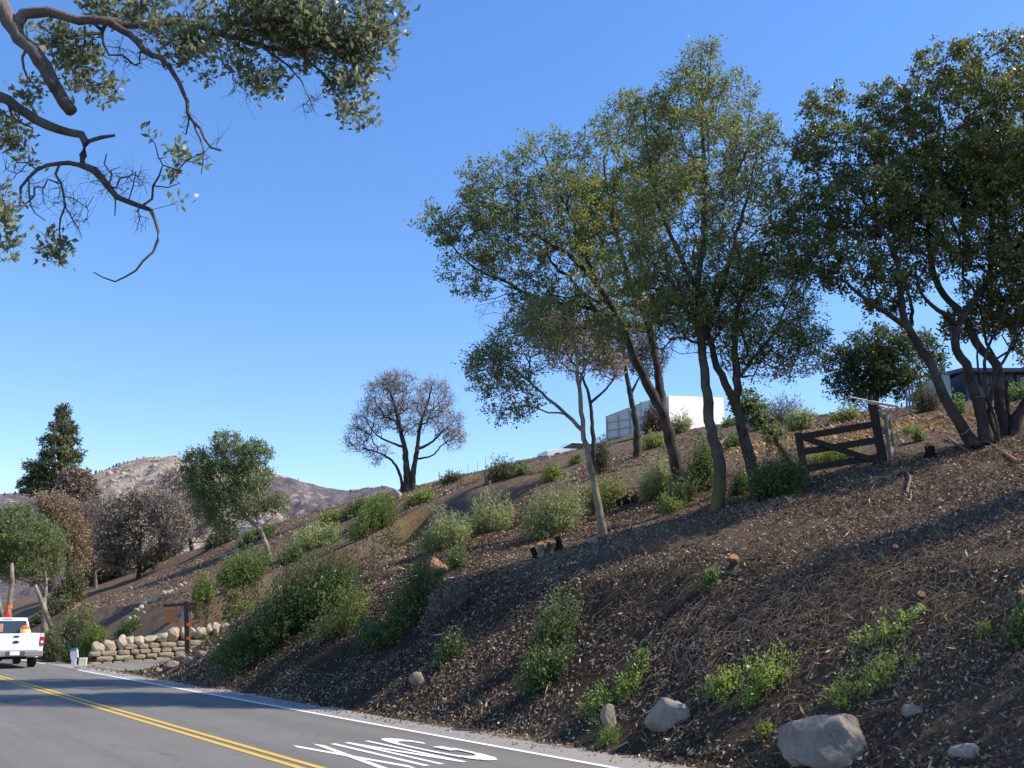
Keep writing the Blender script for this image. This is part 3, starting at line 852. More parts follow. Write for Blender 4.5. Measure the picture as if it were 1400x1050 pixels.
# the many-stemmed oak by the bench
b = hit(1350, 606); Y = b[1]; r = R_(12)
tr = [(pxpath([(1330, 608, -.3), (1300, 560, -.3), (1271, 497, -.4), (1246, 455, -.5), (1232, 415, -.6), (1228, 370, -.7), (1212, 325, -.8), (1185, 280, -.9), (1165, 230, -1)], Y), .14, .03, True),
      (pxpath([(1354, 607), (1340, 565), (1328, 525), (1322, 500), (1305, 475), (1309, 445), (1325, 418), (1350, 385), (1356, 320), (1350, 240), (1345, 170)], Y), .135, .03, True),
      (pxpath([(1372, 606, .3), (1366, 545, .3), (1362, 500, .3), (1334, 470, .4), (1316, 430, .5), (1285, 395, .6), (1270, 330, .7), (1275, 250, .8), (1285, 160, .8)], Y), .135, .03, True),
      (pxpath([(1362, 606, -.2), (1350, 540, -.2), (1346, 490, -.2), (1362, 450, -.2), (1378, 410, -.3)], Y), .06, .025, True),
      (pxpath([(1384, 606, .2), (1392, 570, .2), (1412, 540, .2), (1450, 480, .2), (1480, 380, 0), (1500, 260, 0)], Y), .15, .04, True),
      (pxpath([(1344, 606, -.1), (1352, 560, -.1), (1358, 520, -.2), (1386, 465, -.4), (1398, 420, -.6)], Y), .055, .025, True),
      (pxpath([(1378, 606, .4), (1378, 560, .5), (1372, 510, .6), (1350, 470, .7), (1342, 430, .8), (1346, 380, .8)], Y), .06, .025, True),
      (pxpath([(1366, 607, -.3), (1360, 570, -.4), (1345, 530, -.5), (1336, 490, -.6), (1338, 450, -.6)], Y), .04, .02, True),
      (pxpath([(1245, 455, -.5), (1215, 430, -.6), (1185, 412, -.8), (1160, 388, -.9), (1132, 376, -1.0), (1110, 372, -1)], Y), .075, .02, False),
      (pxpath([(1246, 450, -.5), (1246, 415, 0), (1236, 385, .3), (1220, 350, .5)], Y), .06, .02, False),
      (pxpath([(1309, 445), (1285, 425, -.5), (1262, 405, -.8), (1250, 360, -1)], Y), .08, .02, False),
      (pxpath([(1350, 385), (1385, 350, -.4), (1410, 290, -.6), (1420, 200, -.6)], Y), .08, .02, False)]
bl = [(1128, 155, 36, 26, 0, .9), (1112, 205, 30, 34, 0, .9), (1155, 215, 62, 42, 0, 1.4), (1212, 150, 40, 34, 0, 1.1), (1235, 190, 55, 44, .2, 1.4), (1285, 100, 46, 34, 0, 1.2), (1355, 92, 60, 34, 0, 1.4), (1310, 165, 80, 58, .2, 1.9), (1390, 180, 70, 80, .2, 2.0),
      (1180, 285, 66, 42, -.3, 1.4), (1120, 300, 42, 40, -.4, 1.0), (1260, 330, 70, 60, 0, 1.7), (1340, 300, 72, 70, 0, 1.8), (1410, 310, 60, 80, 0, 1.8), (1165, 365, 46, 34, -.6, 1.0), (1215, 400, 40, 30, -.2, 1.0), (1370, 380, 60, 36, 0, 1.3), (1120, 355, 26, 30, -.6, .7), (1480, 180, 70, 90, 0, 2.0), (1490, 330, 60, 80, 0, 1.8), (1385, 430, 40, 30, .5, 1.0), (1330, 440, 36, 24, .8, .8), (1420, 460, 40, 40, .5, 1.0), (1400, 400, 60, 50, .3, 1.2), (1300, 245, 90, 55, .3, 1.6), (1360, 240, 80, 60, -.3, 1.6), (1240, 270, 60, 50, .2, 1.3)]
e = tree('oak_tree', 'large dark crowned oak with many bare crooked stems uphill of the gate', 'tree', b, tr, blob_points(bl, Y, 3100, r, .6), r, M['bark'], M['oak_dark'], 42, .10, .056, .18, group='oaks on the bank', seed=14)
for (x, y, y2, rr2, dx) in ((1333, 608, 590, .13, -14), (1346, 606, 543, .12, -6)):
    mb = MB(); p0 = at(x, y, Y - .25); p1 = at(x + dx, y2, Y - .35); d = (p1 - p0) / np.linalg.norm(p1 - p0)
    mb.tube([p0 - b, (p0 + p1) / 2 - b, p1 - b], [rr2 * 1.1, rr2, rr2 * .95], 10, 0); mb.tube([p1 + d * .002 - b, p1 + d * .012 - b], [rr2 * .9, rr2 * .88], 10, 1)
    mb.build('sawn_limb', [M['bark'], M['cut']], e)

# dense round tree behind the gate
Y = 47.0; r = R_(15); b = at(1195, 565, Y); b[2] = HW(b[0], b[1])
tr = [(pxpath([(1195, 570), (1195, 530), (1200, 500), (1205, 470)], Y, b), .35, .1, True)]
bl = [(1150, 505, 28, 34, 0, 1.2), (1192, 478, 36, 30, 0, 1.5), (1225, 490, 34, 36, 0, 1.5), (1175, 530, 40, 24, 0, 1.4), (1225, 525, 34, 22, 0, 1.3), (1258, 478, 22, 22, .5, .9), (1200, 510, 50, 36, 0, 1.8), (1275, 500, 18, 20, .5, .8)]
tree('round_oak', 'dense dark rounded tree on the ridge behind the gate', 'tree', b, tr, blob_points(bl, Y, 560, r, .3), r, M['bark_dark'], leafmat('dark_round_leaf', (.022, .036, .014), (.095, .125, .04), None), 28, .17, .10, .36, rtip=.012, seed=16, clear=.2)

# burnt oak on the ridge
b = hit(556, 673); Y = b[1]; r = R_(17)
tr = [(pxpath([(557, 674), (556, 640), (553, 612), (545, 580), (540, 555), (530, 530)], Y, b), .30, .07, True),
      (pxpath([(563, 674), (566, 640), (570, 615), (575, 580), (585, 550), (590, 530)], Y, b + (.35, 0, 0)), .24, .06, True),
      (pxpath([(551, 674), (547, 650), (540, 635), (525, 622), (512, 617), (495, 612)], Y, b - (.25, 0, 0)), .14, .04, True),
      (pxpath([(570, 615), (590, 605), (605, 590), (622, 575)], Y), .12, .03, False), (pxpath([(569, 628), (592, 622), (605, 608), (620, 600)], Y), .08, .03, False),
      (pxpath([(553, 612), (535, 605), (515, 595), (500, 575)], Y), .1, .03, False)]
bl = [(528, 545, 32, 32, 0, 1.8), (545, 525, 26, 18, 0, 1.4), (508, 575, 26, 24, 0, 1.4), (488, 600, 18, 20, 0, 1.0), (592, 545, 28, 28, 0, 1.6), (612, 580, 24, 24, 0, 1.3), (560, 570, 34, 26, 0, 1.8), (620, 600, 16, 16, 0, .8), (515, 620, 18, 14, 0, .8)]
tree('burnt_oak', 'fire scorched oak with brown leaves standing alone on the ridge', 'tree', b, tr, blob_points(bl, Y, 2100, r), r, M['bark_dark'], M['brown'], 8, .12, .06, .36, rtip=.011, group='scorched trees', seed=18, thin=.72)

# green tree on the far slope
b = hit(371, 771); Y = b[1]; r = R_(19)
tr = [(pxpath([(371, 772), (364, 745), (354, 722), (342, 712), (330, 700), (315, 680), (300, 655)], Y, b), .17, .05, True),
      (pxpath([(356, 725), (350, 705), (355, 690), (368, 680)], Y), .06, .02, False), (pxpath([(330, 700), (328, 670), (335, 640), (325, 610)], Y), .08, .02, False), (pxpath([(354, 722), (372, 708), (384, 695)], Y), .04, .015, False)]
bl = [(305, 605, 22, 18, 0, .7), (322, 630, 34, 24, 0, 1.0), (275, 640, 28, 22, 0, .9), (268, 660, 26, 22, 0, .9), (300, 660, 40, 30, 0, 1.2), (345, 620, 26, 16, 0, .8), (345, 655, 30, 26, 0, 1.0), (330, 690, 46, 20, 0, 1.1), (285, 690, 26, 20, 0, .9), (370, 690, 24, 14, 0, .7), (310, 715, 26, 12, 0, .8), (265, 625, 14, 10, 0, .5)]
tree('oak_tree', 'small bright green tree with one leaning trunk on the cleared far slope', 'tree', b, tr, blob_points(bl, Y, 1000, r), r, M['bark_pale'], M['mid'], 30, .13, .075, .28, rtip=.009, seed=20)

# trees at the far end of the road
def simple_tree(name, label, base_px, Y, blobs, n, bark, leaf, L, k, sp, rt, seed, trunks=None, z=None, r0=.2, **kw):
    r = R_(seed); b = at(base_px[0], base_px[1], Y)
    b[2] = HW(b[0], b[1]) if z is None else z
    if trunks is None:
        cx = sum(q[0] for q in blobs) / len(blobs); cy = sum(q[1] for q in blobs) / len(blobs)
        trunks = [([b - (0, 0, .2), at(cx * .4 + base_px[0] * .6, (base_px[1] + cy) / 2 + 5, Y), at(cx, cy, Y)], r0, r0 * .3, True)]
    else:
        trunks = [(pxpath(t[0], Y, b if i == 0 else None), t[1], t[2], t[3]) for i, t in enumerate(trunks)]
    return tree(name, label, 'tree', b, trunks, blob_points(blobs, Y, n, r), r, bark, leaf, k, L, L * .55, sp, rtip=rt, seed=seed, clear=.15, **kw)


simple_tree('conifer_tree', 'tall dark conifer rising above all the trees at the road end', (76, 760), 118,
            [(86, 565, 7, 12, 0, 1.0), (88, 585, 16, 10, 0, 1.6), (82, 603, 25, 8, 0, 2.3), (86, 622, 31, 8, 0, 2.8), (72, 640, 34, 8, 0, 3), (45, 664, 17, 13, 0, 1.4), (90, 655, 30, 9, 0, 2.6), (68, 670, 30, 11, 0, 2.4), (60, 650, 18, 6, 0, 1.2)], 760, M['bark_dark'], M['pine'], .34, 22, .42, .025, 21,
            trunks=[([(78, 760), (80, 690), (83, 620), (87, 556)], .55, .08, True)], up=-.1, bf=.1)
simple_tree('scorched_conifer', 'rusty brown bushy tree leaning against the tall conifer foot', (112, 760), 112, [(104, 665, 22, 22, 0, 2), (92, 690, 24, 18, 0, 2), (118, 690, 16, 22, 0, 1.5)], 420, M['bark_dark'], leafmat('rusty_needle', (.17, .12, .095), (.33, .245, .185), (.15, .17, .08), .7, .1, .1), .36, 22, .6, .03, 22)
simple_tree('green_tree', 'rounded fresh green tree beside the white pickup truck', (62, 862), 62, [(20, 735, 36, 34, 0, 2.0), (55, 745, 28, 30, 0, 1.8), (5, 765, 30, 30, 0, 1.8), (45, 775, 36, 22, 0, 1.8), (-20, 745, 30, 36, 0, 1.6), (20, 705, 20, 12, 0, 1.0)], 1000, M['bark_pale'], M['mid'], .17, 30, .38, .012, 23,
            trunks=[([(65, 829), (57, 810), (50, 795), (35, 770)], .24, .07, True), ([(61, 818), (62, 795), (60, 770)], .15, .05, False)])
simple_tree('tan_tree', 'dry tan leaved tree between the green tree and grey brush', (95, 815), 74, [(82, 705, 24, 24, 0, 1.8), (95, 735, 20, 30, 0, 1.6), (70, 690, 20, 14, 0, 1.4), (105, 760, 12, 18, 0, 1.0)], 520, M['bark'], M['tan'], .2, 20, .42, .015, 24)
simple_tree('bare_brush', 'mauve grey leafless thicket behind the tan tree', (132, 800), 84, [(122, 712, 24, 30, 0, 2), (138, 740, 26, 40, 0, 2.4), (112, 755, 18, 35, 0, 1.8)], 600, M['scorch'] and barkmat('mauve_twigs', (.09, .07, .068), (.19, .15, .14)), M['scorch'], .2, 9, .6, .016, 25)
simple_tree('scorched_bush', 'big dark brown rounded bush on the slope near the bleached branches', (190, 782), 78, [(175, 705, 32, 26, 0, 2.4), (205, 690, 30, 20, 0, 2.2), (160, 740, 28, 32, 0, 2.2), (200, 735, 40, 34, 0, 2.6), (235, 720, 24, 36, 0, 2.0), (180, 768, 40, 12, 0, 2.0)], 900, M['bark_dark'], leafmat('dark_brown_brush', (.16, .13, .105), (.38, .315, .255), (.28, .29, .16), .8, .1, .1), .2, 26, .45, .018, 26)
simple_tree('bare_brush', 'thin grey brown thicket behind the small bright green tree', (262, 765), 88, [(250, 690, 26, 26, 0, 2), (275, 715, 26, 30, 0, 2), (235, 660, 16, 14, 0, 1.2)], 420, M['bark'], M['scorch'], .2, 8, .55, .016, 27)
r = R_(28); mb = MB(); b = at(245, 752, 70); b[2] = HW(b[0], b[1])
for pth in ([(245, 754), (236, 735), (228, 715), (222, 700)], [(246, 754), (250, 730), (255, 710), (250, 692)], [(246, 752), (262, 730), (264, 705)], [(244, 752), (230, 742), (215, 728)], [(236, 735), (232, 712), (240, 698)]):
    q = pxpath(pth, 70); mb.tube(resample(q, .3, r, .05) - b, np.linspace(.085, .03, len(resample(q, .3, R_(1)))), 6)
o = empty('bleached_snag', b, 'pale bleached bare branches in front of the brown bush', 'dead tree'); mb.build('branches', M['twig'], o, True)
# trunk with orange tape by the truck
b = at(14, 845, 58); b[2] = HW(b[0], b[1])
e = empty('bare_tree', b, 'thin brown trunk wrapped with orange tape behind the truck cab', 'tree'); mb = MB()
q = np.array(pxpath([(12, 862), (12, 835), (14, 815), (17, 795), (16, 770)], 58)) - b; mb.tube(q, [.17, .16, .15, .13, .1], 8); mb.build('trunk', M['bark_pale'], e, True)
mb = MB()
for yy in (829,): q = np.array(pxpath([(12.3, yy + 3), (12.6, yy - 2)], 58)) - b; mb.tube(q, [.19, .185], 8)
mb.build('tape', M['tape'], e)
for lab, pth, Y_ in (('thin pale trunk leaning by the roadside brush near the truck', [(70, 858), (63, 838), (54, 815), (48, 800)], 52), ('slim trunk standing beyond the truck roof beside the taped trunk', [(4, 850), (0, 830), (-6, 800)], 55)):
    b = at(*pth[0], Y_); e = empty('bare_tree', b, lab, 'tree'); mb = MB(); mb.tube(np.array(pxpath(pth, Y_)) - b - (0, 0, 0), np.linspace(.14, .09, len(pth)), 8); mb.build('trunk', M['bark_pale'], e, True)

# oak overhanging the road from the verge
r = R_(40); Y = 4.6
TB = np.array([-4.3, 4.2, -.1]); TOP = np.array([-3.9, 4.4, 3.6])
tr = [([TB, TB + (.1, .05, 1.5), (TB + TOP) / 2 + (.15, 0, .6), TOP, at(-330, -20, 4.6), at(-140, -70, 4.6)], .24, .12, True),
      ([at(-140, -70, 4.6)] + pxpath([(-60, -50), (0, 5), (22, 45), (48, 72), (68, 105), (82, 132), (98, 152)], Y), .052, .032, False),
      ([TOP] + pxpath([(-400, 60), (-200, 90), (-60, 112)], Y), .10, .035, False),
      (pxpath([(-60, 112), (0, 133), (45, 160), (88, 180), (118, 190), (114, 208), (112, 226)], Y), .032, .02, False),
      (pxpath([(118, 190), (137, 188), (157, 185)], Y), .018, .008, False),
      (pxpath([(112, 226), (130, 234), (150, 256), (172, 274), (195, 283), (206, 287)], Y), .022, .012, False),
      (pxpath([(206, 287), (213, 300), (217, 322), (206, 347), (182, 373), (160, 385), (146, 381), (128, 372)], Y), .010, .003, False),
      (pxpath([(195, 283), (210, 270), (211, 248), (224, 232), (216, 218), (212, 196)], Y), .009, .003, False),
      (pxpath([(212, 255), (232, 256), (246, 250)], Y), .005, .003, False), (pxpath([(224, 232), (245, 228), (262, 212), (270, 212)], Y), .006, .003, False),
      (pxpath([(112, 226), (78, 223), (50, 231), (36, 248), (28, 268), (38, 285)], Y), .016, .006, False),
      (pxpath([(78, 223), (76, 240), (88, 262), (90, 285), (82, 310), (82, 340), (80, 365)], Y), .009, .003, False),
      (pxpath([(36, 248), (40, 270), (45, 290), (62, 302)], Y), .006, .003, False), (pxpath([(90, 262), (105, 275), (122, 280), (128, 268)], Y), .005, .002, False),
      (pxpath([(150, 256), (158, 275), (157, 295)], Y), .006, .003, False), (pxpath([(150, 256), (150, 235), (140, 222), (146, 210)], Y), .007, .003, False),
      (pxpath([(172, 272), (182, 255), (186, 235)], Y), .006, .003, False), (pxpath([(50, 231), (38, 222), (22, 222)], Y), .006, .003, False), (pxpath([(90, 285), (105, 308), (112, 325)], Y), .005, .002, False),
      (pxpath([(22, 45), (30, 20), (60, 17), (100, 26), (150, 32), (172, 42), (200, 72), (228, 86), (243, 108), (252, 130), (258, 158), (272, 172), (288, 203), (302, 206)], Y), .036, .005, False),
      (pxpath([(262, 166), (272, 188), (280, 212), (275, 238)], Y), .008, .003, False), (pxpath([(252, 145), (258, 172), (254, 184)], Y), .007, .004, False),
      (pxpath([(150, 32, .1), (200, 33, .2), (260, 32, .3), (300, 45, .3), (360, 62, .3), (410, 72, .3), (450, 58, .4), (500, 50, .5), (545, 25, .5)], Y), .030, .006, False),
      (pxpath([(360, 62, .3), (400, 95, .3), (415, 118, .3), (428, 148, .3)], Y), .009, .003, False), (pxpath([(410, 72, .3), (440, 100, .4), (470, 140, .5), (490, 170, .5)], Y), .010, .004, False),
      (pxpath([(300, 45, .3), (335, 20, .1), (380, -20, 0), (430, -60, 0)], Y), .018, .008, False), (pxpath([(290, 42, .3), (305, 85, .2), (320, 115, .1), (312, 132, .1)], Y), .007, .002, False),
      (pxpath([(320, 105, .1), (335, 125, .1), (342, 140, .1)], Y), .004, .002, False), (pxpath([(48, 72), (75, 60, .4), (105, 48, .6), (140, 45, .6)], Y), .03, .01, False),
      (pxpath([(31, 62), (30, 85), (38, 105), (60, 130)], Y), .010, .004, False), (pxpath([(0, 150), (25, 165), (45, 175)], Y), .012, .004, False)]
bl = [(455, 40, 75, 42, .4, .30), (520, 25, 36, 30, .5, .2), (500, 70, 40, 28, .5, .18), (480, 115, 36, 30, .5, .15), (488, 160, 26, 18, .5, .1), (400, 30, 60, 40, .2, .28), (320, 22, 70, 26, .2, .25), (250, 60, 45, 22, .1, .15), (270, 88, 24, 14, 0, .1),
      (230, 15, 60, 18, .3, .2), (100, 75, 40, 24, .5, .18), (120, 110, 34, 24, .5, .15), (150, 122, 12, 12, .5, .06), (75, 55, 32, 18, .5, .15), (40, 130, 16, 20, .3, .08), (12, 195, 18, 14, .3, .1), (15, 165, 16, 30, .3, .1), (365, 110, 22, 14, .2, .08), (330, 95, 20, 14, .2, .08),
      (205, 192, 10, 6, 0, .03), (245, 218, 24, 9, 0, .05), (236, 243, 8, 10, 0, .03), (232, 285, 8, 8, 0, .03), (62, 305, 8, 6, 0, .02), (85, 335, 5, 12, 0, .02), (2, 285, 16, 24, -.3, .08), (4, 325, 14, 20, -.3, .06), (160, 8, 60, 14, .3, .15)]
ext = np.concatenate([blob_points(bl, Y, 620, r, .3), at(-500, 120, 4.6) + r.normal(0, 1, (160, 3)) * (.7, .8, .6), at(-250, -250, 4.8) + r.normal(0, 1, (120, 3)) * (.7, .6, .5)])
tree('oak_tree', 'oak on the near verge with bare crooked boughs reaching overhead across the sky', 'tree', TB, tr, ext, r, M['bark_over'], M['oak_over'], 12, .047, .024, .055, rtip=.0020, seed=41, bf=.12, seg=.10, wob=.020, clear=.7, up=.45, near=.075,
     bare=blob_points([(60, 265, 40, 30, 0, .06), (100, 290, 26, 30, 0, .06), (150, 245, 44, 26, 0, .06), (185, 300, 20, 18, 0, .05), (20, 232, 16, 18, 0, .05), (335, 120, 34, 20, .1, .06), (290, 205, 14, 22, 0, .05), (256, 170, 12, 22, 0, .05), (425, 140, 16, 18, .3, .05), (70, 340, 14, 24, 0, .05), (190, 245, 20, 20, 0, .05), (200, 60, 90, 40, .2, .15), (380, 60, 120, 50, .3, .2)], Y, 560, r, .2))

# oaks outside the frame whose shade falls over the lower bank
for lab, x, y, hgt, rad, sd_ in (('round oak beyond the frame edge level with the large boulder', 12.2, 10.7, 5.3, 1.7, 51), ('slim oak beyond the frame edge level with the twig heaps', 12.8, 15.0, 5.2, .75, 52)):
    r = R_(sd_); b = np.array([x, y, HW(x, y)]); c = b + (0, 0, hgt - 1.6)
    d = r.normal(size=(300, 3)); d /= np.linalg.norm(d, axis=1)[:, None]
    tree('oak_tree', lab, 'tree', b, [([b - (0, 0, .2), b + (.2, .1, 1.0), c], .14, .06, True)], c + d * (r.random(300) ** .4)[:, None] * (rad, rad, 2.0), r, M['bark'], M['oak_dark'], 30, .09, .05, .22, group='oaks on the bank', seed=sd_)

# ------------------------------------------------------------------ shrubs
def shrub(label, x, yb, wpx, hpx, leaf='green', name='shrub', n=None, L=.075, asp=.46, dens=1.0, depth=.36, cat='shrub', stemw=.006, bare=.15, lean=0.0, Y=None, lk=16, seed=0):
    b = hit(x, yb) if Y is None else at(x, yb, Y)
    r = R_(int(x * 7 + yb) + seed)
    w = wpx * b[1] / F; h = hpx * b[1] / F; rx, ry_ = w / 2, w / 2 * depth * 1.3
    L = max(L, b[1] * .0026)
    n = n or int(np.clip(w * max(h, .3) * 170 * dens / (L / .075) ** 1.1, 40, 1500))
    q = np.sqrt(r.random(n)); th = r.random(n) * 2 * math.pi
    bx = np.cos(th) * q * rx; by = np.sin(th) * q * ry_
    lump = 1 + 1.0 * vnoise(bx * 2.2 / max(rx, .3) + seed, by * 2.2 / max(ry_, .3), int(x))
    lump = np.where(lump < .72, lump * .45, lump)
    top = h * np.sqrt(np.clip(1 - (q * .93) ** 2.4, .02, 1)) * lump * r.uniform(.5, 1.1, n) * np.where(r.random(n) < .06, 1.3, 1)
    P0 = np.stack([bx * .6, by * .6, np.zeros(n)], 1)
    P1 = np.stack([bx * 1.0 + r.normal(0, .05 * w, n) + lean * h, by * 1.0 + r.normal(0, .05 * w, n), top], 1)
    for P in (P0, P1): P[:, 2] += HW(b[0] + P[:, 0], b[1] + P[:, 1]) - b[2]
    P0[:, 2] -= .05
    e = empty(name, b, label, cat, None)
    mid = (P0 + P1) / 2 + r.normal(0, .06 * h, (n, 3))
    v1, f1 = tri_twigs(P0, mid, stemw); v2, f2 = tri_twigs(mid, P1, stemw * .6)
    obj('stems', mesh_k('stems', np.concatenate([v1, v2]), np.concatenate([f1, f2 + len(v1)])), M['twig'] if leaf in ('grey', 'scorch') else M['bark'], e)
    u = bare + (1.02 - bare) * r.random((n, lk)) ** .8
    pos = np.where((u < .5)[..., None], P0[:, None] + (mid - P0)[:, None] * (u * 2)[..., None], mid[:, None] + (P1 - mid)[:, None] * (u * 2 - 1)[..., None])
    pos = pos + r.normal(0, L * .6, pos.shape)
    d = (P1 - P0)[:, None] / (np.linalg.norm(P1 - P0, axis=1)[:, None, None] + 1e-6) * .8 + r.normal(0, .65, pos.shape)
    lv, lf = leaves(pos.reshape(-1, 3), d.reshape(-1, 3), L, L * asp, r)
    tn = np.clip(np.repeat(r.normal(.40, .2, n), lk) + .35 * (u.ravel() - .6) + r.normal(0, .16, n * lk), 0, .87); tn[r.random(n * lk) < .04] = 1
    obj('foliage', mesh_k('foliage', lv, lf, tn), M[leaf], e)
    return e


